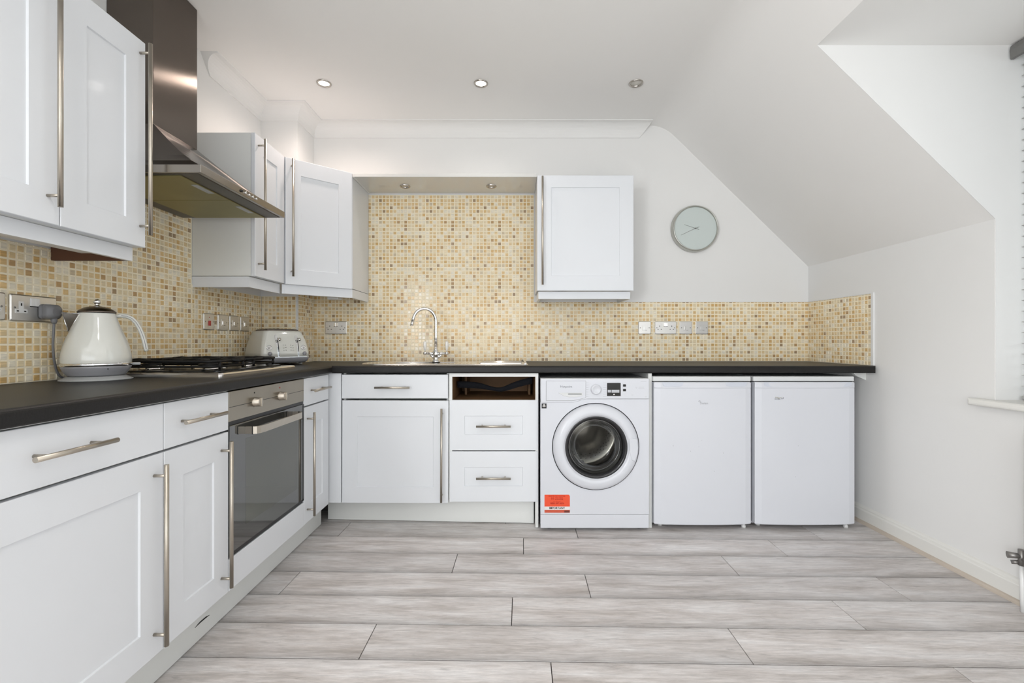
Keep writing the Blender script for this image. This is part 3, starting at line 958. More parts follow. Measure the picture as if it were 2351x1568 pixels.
for i in range(5):
    y = 1.845 + i * .026
    b = MB(); b.lathe([(0, .006), (.0045, .0055), (.0052, .003), (.0052, 0)], (HX, y, 1.6535), 'x', 14, close=False)
    b.build('button', M_BLACK if i == 0 else M_CHROME, u, world=True)

# ------------------------------------------------------------------ hob
u = thing('gas_hob', 'four-burner gas hob with black pan supports on a stainless tray, below the hood', 'hob', (-1.34, 1.98, WZ1))
b = MB()
hx0, hx1, hy0, hy1 = -1.578, -1.092, 1.705, 2.315


def hob_ring(off, z):
    pts = [(hx1 - off, hy0 + off + .012), (hx1 - off, hy0 + off + .012)]
    pts = []
    x0, x1, y0, y1 = hx0 + off, hx1 - off, hy0 + off, hy1 - .035 - off * .5
    for i in range(4): a = math.radians(-90 + 30 * i); pts.append((x1 - .012 + .012 * math.cos(a), y0 + .012 + .012 * math.sin(a)))
    n = 16
    for i in range(n + 1):      # bowed far end
        t_ = i / n
        x = x1 + (x0 - x1) * t_
        pts.append((x, y1 + (.045 - off * .3) * math.sin(PI * t_) ** .6))
    for i in range(4): a = math.radians(180 + 30 * i); pts.append((x0 + .012 + .012 * math.cos(a), y0 + .012 + .012 * math.sin(a)))
    return [(x, y, z) for x, y in pts]


b.loft([hob_ring(0, WZ1 + .0005), hob_ring(0, WZ1 + .010), hob_ring(.004, WZ1 + .0155), hob_ring(.016, WZ1 + .017), hob_ring(.024, WZ1 + .012)], smooth=False)
b.build('tray', M_STEEL2, u, world=True)
b = MB(); o_ = rrect(hx0 + .025, hx1 - .030, hy0 + .032, 2.215, .02)
b.loft([[(x, y, WZ1 + .012) for x, y in o_], [(x, y, WZ1 + .021) for x, y in o_], [(x - (x - (-1.34)) * .02, y - (y - 1.96) * .02, WZ1 + .024) for x, y in o_]], smooth=False)
b.build('black_pan', M_ENAM, u, world=True)
burn = [(-1.445, 1.82, .033), (-1.21, 1.82, .042), (-1.445, 2.08, .042), (-1.21, 2.08, .026)]
for x, y, r in burn:
    b = MB(); b.lathe([(r * 1.35, 0), (r * 1.3, .004), (r * 1.12, .006), (r * 1.08, .012), (r, .013), (0, .013)], (x, y, WZ1 + .027), 'z', 32, close=False)
    bu = b.build('burner', M_STEEL2, u, world=True)
    b = MB(); b.lathe([(r * .96, .013), (r * .98, .019), (r * .7, .022), (0, .0225)], (x, y, WZ1 + .027), 'z', 32, close=False)
    b.build('burner_cap', M_IRON, bu, world=True)
for y0, y1 in ((1.735, 1.945), (1.965, 2.185)):
    b = MB(); zt = WZ1 + .058; r = .0062
    o_ = rrect(hx0 + .045, hx1 - .045, y0, y1, .03, 4); o_.append(o_[0])
    b.tube([(x, y, zt) for x, y in o_], r, 8); b.tube([(x, y, zt - .020) for x, y in o_], r * .7, 8)
    for x, y in ((hx0 + .045, y0 + .03), (hx1 - .045, y0 + .03), (hx0 + .045, y1 - .03), (hx1 - .045, y1 - .03)):
        b.tube([(x, y, zt), (x, y, WZ1 + .026)], .0055, 8)
    b.tube([(-1.335, y0, zt), (-1.335, y0, zt - .001), (-1.335, y1, zt)], r, 8)
    yc = (y0 + y1) / 2
    for xc in (-1.445, -1.21):
        for dx, dy in ((1, 0), (-1, 0), (0, 1), (0, -1)):
            a = (xc + dx * .105 if dx else xc, yc + dy * (y1 - y0) / 2, zt)
            e = (xc + dx * .028, yc + dy * .028, zt + .003)
            if dx and abs(a[0] + 1.335) < .03: a = (-1.335, yc, zt)
            b.tube([a, ((a[0] + e[0]) / 2, (a[1] + e[1]) / 2, zt + .004), e], [r, r, r * .8], 8)
    b.build('pan_support', M_IRON, u, world=True)
for i in range(4):
    x = -1.46 + i * .085
    b = MB(); b.lathe([(.016, 0), (.016, .012), (.013, .022), (0, .023)], (x, 2.248 + .006 * math.sin(i), WZ1 + .016), 'z', 20, close=False)
    b.build('knob', M_BLACK, u, world=True)

# ------------------------------------------------------------------ sink and tap
u = thing('sink', 'stainless inset sink with bowl on the left and drainer on the right', 'sink', (-.40, 2.80, WZ1))
b = MB()
sx0, sx1, sy0, sy1 = -.915, .087, 2.585, 3.055


def sink_ring(off, z):
    x0, x1, y0, y1 = sx0 + off, sx1 - off, sy0 + off, sy1 - off
    r1, r2 = .20 - off, .03 - off * .5
    pts = []
    for cx, cy, r, a0 in ((x1 - r2, y1 - r2, r2, 0), (x0 + r1, y1 - r1, r1, 90), (x0 + r1, y0 + r1, r1, 180), (x1 - r2, y0 + r2, r2, 270)):
        for i in range(9):
            a = math.radians(a0 + 90 * i / 8); pts.append((cx + r * math.cos(a), cy + r * math.sin(a), z))
    return pts


def circ_match(ring, cx, cy, rx, ry, z):
    """points around an ellipse matched by angle to a ring"""
    out = []
    for p in ring:
        a = math.atan2((p[1] - cy) / ry, (p[0] - cx) / rx); out.append((cx + rx * math.cos(a), cy + ry * math.sin(a), z))
    return out


top = sink_ring(.010, WZ1 + .006)
b.loft([sink_ring(0, WZ1 + .0004), sink_ring(.003, WZ1 + .005), top], cap=(False, False))
# deck between the rim and the bowl edge: split at the bowl by matched angles
bc = (-.56, 2.825)
e1 = circ_match(top, bc[0], bc[1], .222, .155, WZ1 + .005)
R = [top, [(p[0] * .3 + q[0] * .7, p[1] * .3 + q[1] * .7, WZ1 + .0045) for p, q in zip(top, e1)], e1]
for k_, (s_, dz) in enumerate(((.985, .002), (.965, -.012), (.95, -.10), (.90, -.145), (.60, -.155), (.15, -.158))):
    R.append([(bc[0] + (q[0] - bc[0]) * s_, bc[1] + (q[1] - bc[1]) * s_, WZ1 + dz) for q in e1])
b.loft(R, cap=(False, True))
b.build('basin', M_STEEL2, u, world=True)
for i in range(7):
    y = 2.69 + i * .045
    b = MB(); b.tube([(-.20, y, WZ1 + .0052), (-.19, y, WZ1 + .0068), (.045, y, WZ1 + .0068), (.055, y, WZ1 + .0055)], [.002, .004, .004, .002], 8)
    b.build('drainer_rib', M_STEEL2, u, world=True)
b = MB(); b.tube([(.070, sy0 + .02, WZ1 + .006), (.072, sy0 + .05, WZ1 + .011), (.072, sy1 - .05, WZ1 + .013), (.060, sy1 - .02, WZ1 + .010)], .006, 8)
b.build('drainer_lip', M_STEEL2, u, world=True)

u = thing('tap', 'chrome swan-neck mixer tap with two white porcelain levers', 'tap', (-.497, 2.93, WZ1 + .0055), 0)
b = MB(); b.lathe([(.027, 0), (.027, .004), (.021, .010), (.017, .024), (.019, .034), (.022, .046), (.022, .058), (.017, .068), (.0125, .080), (.0105, .095), (.0, .096)], seg=28, close=False)
for s_ in (-1, 1):
    b.tube([(s_ * .015, 0, .052), (s_ * .035, 0, .054), (s_ * .058, 0, .055)], [.013, .010, .0075], 14)
    b.tube([(s_ * .006, 0, .020), (s_ * .026, 0, .036), (s_ * .040, 0, .051)], [.010, .008, .005], 10)
    b.ball((s_ * .070, 0, .055), .0125)
b.build('tap_body', M_CHROME, u)
b = MB(); pts = [(0, 0, .085), (0, 0, .16), (0, 0, .262)]
R_ = .070
for i in range(1, 15):
    a = math.radians(i * 168 / 14); pts.append((-R_ + R_ * math.cos(a), -.0 - .002 * i, .262 + R_ * math.sin(a) * 1.13))
lx, ly, lz = pts[-1]
pts.append((lx - .006, ly - .002, lz - .028))
b.tube(pts, .0102, 16)
b.tube([(lx - .006, ly - .002, lz - .022), (lx - .010, ly - .003, lz - .048)], .0105, 16); b.build('spout', M_CHROME, u)
for s_ in (-1, 1):
    b = MB(); b.lathe([(0, .060), (.0055, .064), (.0085, .078), (.0112, .092), (.0108, .116), (.0085, .122), (0, .123)], (s_ * .070, 0, .008), 'z', 20, close=False)
    l_ = b.build('lever', M_PORC, u)
    b = MB(); b.ball((s_ * .070, 0, .132), .0042); b.build('lever_tip', M_CHROME, l_)

# ------------------------------------------------------------------ kettle
KX, KY = -1.466, 1.604
u = thing('kettle', 'cream cone-shaped kettle with chrome lid on a round grey base, in front of the hob', 'kettle', (KX, KY, WZ1 + .0005), math.atan2(.674, .739))
b = MB(); b.lathe([(0, 0), (.099, 0), (.099, .003), (.090, .007), (.080, .0135), (.077, .0145), (0, .0145)], seg=56, close=False); b.build('power_base', M_GREYL, u)
b = MB(); b.lathe([(0, .0155), (.076, .0155), (.0795, .020), (.088, .031), (.0935, .044), (.0945, .0485), (0, .049)], seg=56, close=False); lo = b.build('lower_band', M_GREYP, u)
b = MB(); b.lathe([(.0945, .0485), (.0965, .050), (.0970, .056), (.0958, .0600), (.094, .0605)], seg=56, close=False); b.build('chrome_band', M_CHROME, u)
b = MB()
prof = [(.0945, .0605), (.0956, .066), (.0950, .080), (.0932, .095), (.0885, .1174), (.081, .142), (.0714, .167), (.0625, .192), (.0555, .213), (.0510, .228), (.0500, .2345), (.0, .2350)]
b.lathe(prof, seg=56, close=False); b.build('jug', M_CREAM, u)
b = MB(); b.lathe([(.0510, .2335), (.0525, .2355), (.0520, .239), (.046, .2445), (.034, .2525), (.022, .256), (.012, .258), (0, .2585)], seg=48, close=False)
ld = b.build('lid', M_STEEL, u)
b = MB(); b.lathe([(.011, .2575), (.0065, .262), (.0055, .266), (.0, .267)], seg=20, close=False); b.ball((0, 0, .2735), .0105); b.build('lid_knob', M_CHROME, ld)
# spout: V-shaped beak
b = MB()
tipx = -.088
sv = [(tipx, 0, .232), (-.044, .026, .230), (-.044, -.026, .230), (-.072, .005, .165), (-.072, -.005, .165), (-.064, .0, .160)]
b.faces(sv, ((0, 1, 3), (0, 4, 2), (0, 3, 4), (1, 2, 4, 3), (0, 2, 1), (3, 5, 4)))
b.build('spout', mat('spout_steel', (.11, .10, .09, 1), .2, metal=1, noise=(9, .1)), u)
b = MB()
for p_, q_ in ((0, 1), (0, 2), (0, 3), (0, 4), (1, 3), (2, 4)):
    b.tube([sv[p_], sv[q_]], .0016, 6)
b.build('spout_edge', M_CHROME, u, kind='stuff')
b = MB()
hp = [(.050, .2245), (.064, .2275), (.080, .226), (.094, .218), (.106, .203), (.116, .182), (.124, .158), (.130, .132), (.1345, .106), (.136, .098)]
R = []
for i, (x, z) in enumerate(hp):
    q, r_ = hp[max(0, i - 1)], hp[min(len(hp) - 1, i + 1)]
    t = Vector((r_[0] - q[0], r_[1] - q[1])).normalized(); nx, nz = -t.y, t.x
    wd, th = (.011, .0075) if 0 < i < len(hp) - 1 else (.009, .006)
    R.append([(x + nx * th * math.sin(a), wd * math.cos(a), z + nz * th * math.sin(a)) for a in [2 * PI * k_ / 14 for k_ in range(14)]])
b.loft(R); hd_ = b.build('handle', M_CREAM, u)
b = MB(); b.tube([(x + .0, -.0108, z) for x, z in hp[1:-1]], .0012, 6); b.build('handle_seam', M_GREYP, hd_)
b = MB(); b.box(.094, .119, -.008, .008, .048, .058, .003, 2); b.build('switch', M_GREYL, u)
b = MB(); b.box(-.013, .013, -.002, .002, -.0035, .0035, .0015, 2)
bd = b.build('badge', M_LABELW, u)
va = math.atan2(-KY, -KX) - math.atan2(.674, .739) + .30      # the badge faces the viewer, slightly turned
bd.location = (.0895 * math.cos(va), .0895 * math.sin(va), .097); bd.rotation_euler = (-.20, 0, va + PI / 2)
b = MB(); b.ball((0, 0, 0), .0018, seg=8); pd = b.build('indicator', M_DARK, u)
pd.location = (.093 * math.cos(va), .093 * math.sin(va), .040)

# ------------------------------------------------------------------ toaster
ang = math.radians(50)            # front normal (sin, -cos)
PLx, PLy = -1.383, 2.506
nx_, ny_ = math.sin(ang), -math.cos(ang)
lx_, ly_ = -math.cos(ang), -math.sin(ang)
TW, TD = .270, .262
cx_ = PLx - lx_ * TW / 2 - nx_ * TD / 2; cy_ = PLy - ly_ * TW / 2 - ny_ * TD / 2
u = thing('toaster', 'cream four-slice toaster with chrome levers standing in the corner', 'toaster', (cx_, cy_, WZ1 + .0005), ang)


def tring(w, d, z, r=.02):
    return [(x, y, z) for x, y in rrect(-w / 2, w / 2, -d / 2, d / 2, r, 4)]


b = MB(); b.loft([tring(TW - .035, TD - .035, .012, .02), tring(TW - .012, TD - .012, .022, .02), tring(TW, TD, .040, .02), tring(TW, TD, .043, .02)]); b.build('base', M_GREYP, u)
b = MB(); b.loft([tring(TW + .002, TD + .002, .043), tring(TW + .002, TD + .002, .047)], smooth=False); b.build('chrome_line', M_CHROME, u)
tsz = [(.047, 0), (.07, .000), (.10, .005), (.13, .012), (.16, .022), (.185, .032), (.193, .037), (.197, .045)]
b = MB(); b.loft([tring(TW - 2 * o * .8 + .0, TD - 2 * o, z, .024) for z, o in tsz]); b.build('body', M_CREAM, u)
b = MB(); b.loft([tring(TW - .085, TD - .105, .1965, .01), tring(TW - .088, TD - .108, .204, .01), tring(TW - .10, TD - .12, .207, .01)], smooth=False); tp_ = b.build('slot_surround', M_STEEL, u)
for y in (-.028, .028):
    for x0 in (-.078, .008):
        b = MB(); b.box(x0, x0 + .070, y - .012, y + .012, .2065, .2085, .0005, 1); b.build('slot', M_DARK, tp_)


def yf(z):                        # front surface of the body at height z
    for (z0, o0), (z1, o1) in zip(tsz, tsz[1:]):
        if z0 <= z <= z1:
            t_ = (z - z0) / (z1 - z0); return -(TD / 2 - (o0 + (o1 - o0) * t_))
    return -TD / 2


for xc in (-.046, .066):
    b = MB()                      # teardrop lever track
    out = []
    zs = [.050, .075, .105, .130, .150, .165]
    hw = [.003, .0045, .007, .0105, .014, .0135]
    L_ = [(xc - q, z) for q, z in zip(hw, zs)]; Rr = [(xc + .004, z) for z in zs]
    cap_ = [(xc - .0135 + .0088 - .0088 * math.cos(a), .165 + .010 * math.sin(a)) for a in [PI * k_ / 6 for k_ in range(1, 6)]]
    poly_ = [(p[0], p[1]) for p in L_] + cap_ + [(p[0], p[1]) for p in reversed(Rr)]
    n = len(poly_)
    b.faces([(x, yf(z) - .0015, z) for x, z in poly_] + [(x, yf(z) + .003, z) for x, z in poly_],
            [tuple(range(n))] + [(i, (i + 1) % n, n + (i + 1) % n, n + i) for i in range(n)])
    b.build('lever_track', M_CHROME, u)
    b = MB(); b.tube([(xc + .001, yf(.052) - .002, .052), (xc + .001, yf(.10) - .002, .10), (xc + .001, yf(.155) - .002, .155)], .0022, 8); b.build('lever_slit', M_DARK, u)
    b = MB(); b.tube([(xc + .001, yf(.150), .150), (xc + .001, yf(.150) - .016, .149)], .0035, 8); b.ball((xc + .003, yf(.148) - .020, .147), .0098)
    b.build('lever', M_CHROME, u)
for xc in (-.094, .100):
    b = MB(); b.ball((xc, yf(.066) - .004, .066), .0115, (1, .7, 1)); b.build('knob', M_GREYP, u)
    b = MB(); b.lathe([(.0145, 0), (.0145, -.003), (.0125, -.004), (.0120, -.002), (0, -.0018)], (xc - .004 if xc > 0 else xc - .002, yf(.100), .100), 'y', 28, close=False); dl = b.build('dial', M_CHROME, u)
    b = MB(); b.lathe([(.0118, -.0030), (0, -.0032)], (xc - .004 if xc > 0 else xc - .002, yf(.100), .100), 'y', 24, close=False); b.build('dial_face', M_LABELW, dl)
    b = MB(); b.box(xc - .0042, xc - .0022, yf(.1) - .0042, yf(.1) - .0032, .092, .104); b.build('needle', M_BLACK, dl)
for xx, dx in ((-.004, -.0115), (.024, .0115)):
    for i in range(3):
        z = .085 + i * .0145
        b = MB(); b.lathe([(0, -.0025), (.004, -.002), (.0048, 0)], (xx + dx, yf(z), z), 'y', 14, close=False); b.build('button', M_CREAM, u)
        b = MB(); b.lathe([(0, -.0018), (.0017, -.0015), (.0019, 0)], (xx, yf(z), z), 'y', 10, close=False); b.build('indicator', M_DARK, u)
for x in (-.10, .10):
    for y in (-.08, .08):
        b = MB(); b.lathe([(0, 0), (.012, 0), (.011, .013), (0, .014)], (x, y, 0), 'z', 16, close=False); b.build('foot', M_GREYL, u)

# ------------------------------------------------------------------ washing machine
WMX, WMY, WMW, WMH0, WMH1 = .1507, 2.50, .5957, .017, .840
u = thing('washing_machine', 'white front-loading washing machine with dark round door and orange sticker', 'washing machine', (WMX, WMY, 0))
dcx, dcz, dr_ = .3025, .4665, .2345       # door centre (local) and outer radius
b = MB()
Z0, Z1 = .095, .840
b.box(.002, .012, .020, .58, WMH0, .838); b.box(WMW - .012, WMW - .002, .020, .58, WMH0, .838)
b.box(.012, WMW - .012, .57, .58, WMH0, .838); b.box(.012, WMW - .012, .020, .57, WMH0, WMH0 + .01)
b.build('casing', M_APPL, u)
# the casing front with a round hole
b = MB(); n = 64
F0 = .0
inner = [(dcx + .185 * math.cos(2 * PI * i / n), dcz + .185 * math.sin(2 * PI * i / n)) for i in range(n)]


def to_rect(ax, az, x0, x1, z0, z1):
    dx, dz = math.cos(ax), math.sin(ax)
    t = min([((x1 - dcx) / dx if dx > 1e-6 else 9), ((x0 - dcx) / dx if dx < -1e-6 else 9), ((z1 - dcz) / dz if dz > 1e-6 else 9), ((z0 - dcz) / dz if dz < -1e-6 else 9)])
    return (dcx + dx * t, dcz + dz * t)


PANZ = .727                                # lower edge of the control panel on the right side
X0, X1 = 0.0, WMW
angs = [2 * PI * i / n for i in range(n)]
for cxx, czz in ((X0, Z0), (X1, Z0), (X1, PANZ), (X0, PANZ)): angs.append(math.atan2(czz - dcz, cxx - dcx) % (2 * PI))
angs = sorted(set(round(a, 6) for a in angs)); n = len(angs)
out_ = [to_rect(a, 0, X0, X1, Z0, PANZ) for a in angs]
inn_ = [(dcx + .185 * math.cos(a), dcz + .185 * math.sin(a)) for a in angs]
mid_ = [(dcx + .2400 * math.cos(a), dcz + .2400 * math.sin(a)) for a in angs]
b.loft([[(x, .020, z) for x, z in out_], [(x, 0, z) for x, z in out_], [(x, 0, z) for x, z in mid_], [(x, .008, z) for x, z in inn_], [(x, .020, z) for x, z in inn_]], smooth=False, cap=(False, False))
b.build('front_panel', M_APPL, u)
b = MB(); b.lathe([(.2395, -.0004), (.2355, -.0004), (.2355, .004)], (dcx, 0, dcz), 'y', 72, close=False); b.build('door_gap', M_PRINTK, u)
# control panel with a stepped lower edge
b = MB()
step = [(0, .838), (0, .7095), (.172, .7095), (.198, .713), (.225, .7235), (.255, .7285), (WMW, .7285), (WMW, .838)]
n = len(step)
ins = [(.003, .8385), (.003, .7115), (.172, .7115), (.197, .715), (.224, .7255), (.255, .7305), (WMW - .003, .7305), (WMW - .003, .8385)]
b.faces([(x, .020, z) for x, z in step] + [(x, -.003, z) for x, z in step] + [(x, -.006, z) for x, z in ins],
        [(i, (i + 1) % n, n + (i + 1) % n, n + i) for i in range(n)] + [(n + i, n + (i + 1) % n, 2 * n + (i + 1) % n, 2 * n + i) for i in range(n)] + [tuple(range(2 * n, 3 * n)), tuple(range(n - 1, -1, -1))])
pan = b.build('control_panel', M_APPL, u)
b = MB(); b.box(.001, WMW - .001, -.001, .58, .836, .8405, .002, 2); b.build('top_plate', M_APPL2, u)
b = MB(); b.box(0, WMW, .0005, .020, .0935, .0955); b.build('panel_joint', M_GREYP, u)
b = MB(); b.box(0, WMW, -.001, .022, WMH0 + .001, .0925, .003, 2); b.build('kick_panel', M_APPL, u)
b = MB()
for fx, fy in ((.05, .06), (.55, .06), (.05, .52), (.55, .52)): pass
for fx, fy in ((.05, .06), (.55, .06), (.05, .52), (.55, .52)):
    b = MB(); b.lathe([(0, 0), (.02, 0), (.02, .012), (.01, .018), (0, .018)], (fx, fy, 0), 'z', 16, close=False); b.build('foot', M_BLACK, u)
# detergent drawer
dw = [(.031, .8275), (.031, .7195), (.170, .7195), (.193, .7225), (.247, .7355), (.2475, .8275)]
n = len(dw)
dwo = [(x + (x - .14) * .012, z + (z - .775) * .025) for x, z in dw]
b = MB(); b.faces([(x, -.0059, z) for x, z in dwo] + [(x, -.0062, z) for x, z in dwo], [tuple(range(n)), tuple(range(n, 2 * n))] + [(i, (i + 1) % n, n + (i + 1) % n, n + i) for i in range(n)]); b.build('drawer_gap', M_GREYP, pan)
b = MB(); b.faces([(x, -.006, z) for x, z in dw] + [(x + (.14 - x) * .01, -.0088, z + (.775 - z) * .02) for x, z in dw],
                  [tuple(range(n, 2 * n))] + [(i, (i + 1) % n, n + (i + 1) % n, n + i) for i in range(n)])
dwr = b.build('detergent_drawer', M_APPL, u)
b = MB()
grip = [(.098, .762), (.228, .762), (.228, .746), (.206, .7405), (.160, .7385), (.125, .746)]
n = len(grip)
b.faces([(x, -.0088, z) for x, z in grip] + [(x, -.0125, z + .001) for x, z in grip], [tuple(range(n, 2 * n))] + [(i, (i + 1) % n, n + (i + 1) % n, n + i) for i in range(n)])
b.build('drawer_grip', M_APPL2, dwr)
b = MB(); b.faces([(.150, -.0128, .7605), (.224, -.0128, .7605), (.224, -.0128, .7515), (.150, -.0128, .7515)], [(0, 1, 2, 3)]); b.build('grip_hollow', M_GREYL, dwr)
text('Hotpoint', .0175, (.140, -.0092, .7965), M_TEXT, dwr, 'logo_lettering', sx=1.0)
# programme dial
b = MB(); kc = (.3025, -.006, .781)
b.lathe([(.0285, .001), (.0285, -.003), (.0270, -.014), (.0230, -.020), (.020, -.0205), (.0185, -.0185), (0, -.018)], kc, 'y', 40, close=False); b.build('programme_dial', M_APPL, pan)
pp = MB()
for i in range(7):
    for s_ in (-1, 1):
        x = .3025 + s_ * .049; z = .817 - i * .0125
        pp.box(x - (.010 if (i * 5 + s_) % 3 else .007), x + .009, -.0064, -.0060, z - .0008, z + .0008)
pp.build('programme_print', M_TEXTL, pan, kind='stuff')
b = MB(); b.box(.3640, .4388, -.0075, -.005, .7445, .8165, .001, 1); b.build('display', M_ENAM, pan)
b = MB(); b.box(.368, .386, -.0078, -.0074, .764, .779); b.build('display_legend', M_TEXTL, pan)
b = MB(); b.box(.389, .431, -.0078, -.0074, .763, .779); b.build('display_legend', M_TEXTL, pan)
b = MB(); b.lathe([(0, -.0078), (.004, -.0076), (.0042, -.0074)], (.402, 0, .7535), 'y', 12, close=False); b.build('display_icon', M_LABELW, pan)
for z in (.8025, .777):
    b = MB(); b.box(.4515, .4675, -.0085, -.005, z - .0065, z + .0065, .001, 1); b.build('button', M_ENAM, pan)
for (x, z, w_) in ((.525, .7925, .010), (.552, .793, .030), (.552, .785, .032), (.525, .7855, .006), (.503, .750, .010), (.577, .740, .009), (.565, .8235, .030)):
    b = MB(); b.box(x - w_ / 2, x + w_ / 2, -.0064, -.0060, z - .0008, z + .0008); b.build('panel_print', M_TEXTL, pan)
# energy badge
b = MB(); b.box(.006, .033, -.0012, 0, .676, .703); eb = b.build('badge', M_PRINTK, u)
b = MB()
for a in (90, 210, 330):
    b.lathe([(0, -.0016), (.0055, -.0014)], (.0195 + .0042 * math.cos(math.radians(a)), 0, .6905 + .0042 * math.sin(math.radians(a))), 'y', 14, close=True)
b.build('badge_mark', M_LABELW, eb, kind='stuff')
# orange sticker
s0, s1, t0, t1 = .022, .161, .1035, .202
b = MB(); pl = [(s0, t0), (s1, t0), (s1, t1 - .008), (s1 - .004, t1 - .001), (s1 - .007, t1), (s0, t1)]; n = len(pl)
b.faces([(x, -.0010, z) for x, z in pl] + [(x, 0, z) for x, z in pl], [tuple(range(n))] + [(i, (i + 1) % n, n + (i + 1) % n, n + i) for i in range(n)])
st = b.build('sticker', M_ORANGE, u, label='orange sticker reading IMPORTANT')
b = MB(); b.box(s0, s1, -.0013, -.0009, .119, .1375); b.build('sticker_band', M_LABELW, st)
b = MB(); b.box(s0, s1, -.0013, -.0009, t0, .119); b.build('sticker_foot', M_ORANGED, st)
b = MB(); b.box(s1 - .031, s1 - .002, -.0016, -.0009, t0 + .001, t0 + .0125); b.build('sticker_badge', mat('badge_brown', rgb(110, 50, 38), .5, noise=(9, .05)), st)
text('IMPORTANT', .0155, ((s0 + s1) / 2 - .001, -.0014, .1285), M_PRINTK, st, bold=.0004)
text('REGISTER FOR YOUR FREE', .0078, ((s0 + s1) / 2 - .002, -.0012, .1945), M_REDINK, st, bold=.0003)
text('10', .0165, (s0 + .043, -.0012, .181), M_REDINK, st, bold=.0007)
text('YEAR PARTS', .0078, (s0 + .079, -.0012, .1845), M_REDINK, st, bold=.0002)
text('GUARANTEE', .0078, (s0 + .079, -.0012, .1765), M_REDINK, st, bold=.0003)
text('CALL FREE NOW', .0055, ((s0 + s1) / 2 - .002, -.0012, .1655), M_REDINK, st)
text('0800 597 0616', .0125, ((s0 + s1) / 2, -.0012, .1545), M_REDINK, st, bold=.0005)
# door: white ring, dark glass bowl, drum behind
b = MB()
b.lathe([(.2345, .003), (.2345, -.006), (.2300, -.018), (.2180, -.029), (.1950, -.0345), (.1800, -.0330), (.1745, -.0270), (.1720, -.022), (.1700, -.022), (.1690, .004)], (dcx, 0, dcz), 'y', 96, close=False)
wd_ = b.build('door', M_APPL, u)
b = MB(); b.lathe([(.1705, -.0215), (.1660, -.0235), (.1560, -.0200), (.1500, -.0080), (.1480, .004)], (dcx, 0, dcz), 'y', 80, close=False); b.build('glass_surround', mat('smoked_surround', (.018, .018, .020, 1), .12, noise=(9, .1)), wd_)
b = MB(); b.lathe([(.1500, -.0085), (.1420, -.004), (.1300, .020), (.1180, .052), (.1000, .066), (.06, .073), (0, .075)], (dcx, 0, dcz), 'y', 64, close=False); b.build('door_glass', M_WGLASS, wd_)
# recessed grip on the right of the ring
b = MB()
gp = [(.176, .052), (.186, .058), (.2195, .050), (.2235, .0), (.2190, -.045), (.2060, -.075), (.1900, -.070), (.1835, -.050), (.178, -.025)]
n = len(gp)
b.faces([(dcx + x, -.030, dcz + z) for x, z in gp] + [(dcx + x, -.0365, dcz + z) for x, z in [((p[0] - .2) * .9 + .2, p[1] * .93) for p in gp]],
        [tuple(range(n, 2 * n))] + [(i, (i + 1) % n, n + (i + 1) % n, n + i) for i in range(n)]); b.build('door_grip', M_APPL, wd_)
gm_ = mat('rubber_gasket', (.030, .030, .030, 1), .3, noise=(9, .1))
b = MB(); b.lathe([(.185, .010), (.170, .012), (.165, .035), (.158, .045), (.146, .042), (.138, .060), (.134, .080), (.130, .098)], (dcx, 0, dcz), 'y', 64, close=False); b.build('gasket', gm_, u)
M_DRUM = mat('drum_steel', (.62, .60, .57, 1), .22, metal=1, noise=(9, .08), bump=(30, .2))
b = MB(); b.lathe([(.128, .098), (.131, .104), (.134, .112), (.205, .128), (.228, .145), (.228, .42), (.20, .44), (.10, .43), (.04, .42), (0, .42)], (dcx, 0, dcz), 'y', 72, close=False); dm = b.build('drum', M_DRUM, u)
for i in range(3):
    a = math.radians(-100 + 120 * i)
    ca, sa = math.cos(a), math.sin(a)
    b = MB(); R = []
    for (yy, hh, ww) in ((.15, .02, .020), (.19, .060, .022), (.30, .070, .024), (.38, .055, .022), (.415, .02, .020)):
        r0_, r1_ = .226, .226 - hh
        tx, tz = -sa, ca
        R.append([(dcx + ca * r0_ + tx * ww, yy, dcz + sa * r0_ + tz * ww), (dcx + ca * r1_ + tx * ww * .3, yy, dcz + sa * r1_ + tz * ww * .3),
                  (dcx + ca * r1_ - tx * ww * .3, yy, dcz + sa * r1_ - tz * ww * .3), (dcx + ca * r0_ - tx * ww, yy, dcz + sa * r0_ - tz * ww)])
    b.loft(R, smooth=False); b.build('paddle', M_GREYP, dm)
b = MB()
for j in range(3):
    for i in range(34):
        a = 2 * PI * (i + .5 * (j % 2)) / 34
        rr_ = .150 + j * .012; q = .0030
        b.lathe([(0, -.0008), (q, 0)], (dcx + rr_ * math.cos(a), .430 + j * .001, dcz + rr_ * math.sin(a)), 'y', 6, close=False)
b.build('perforations', M_DARK, dm, kind='stuff')

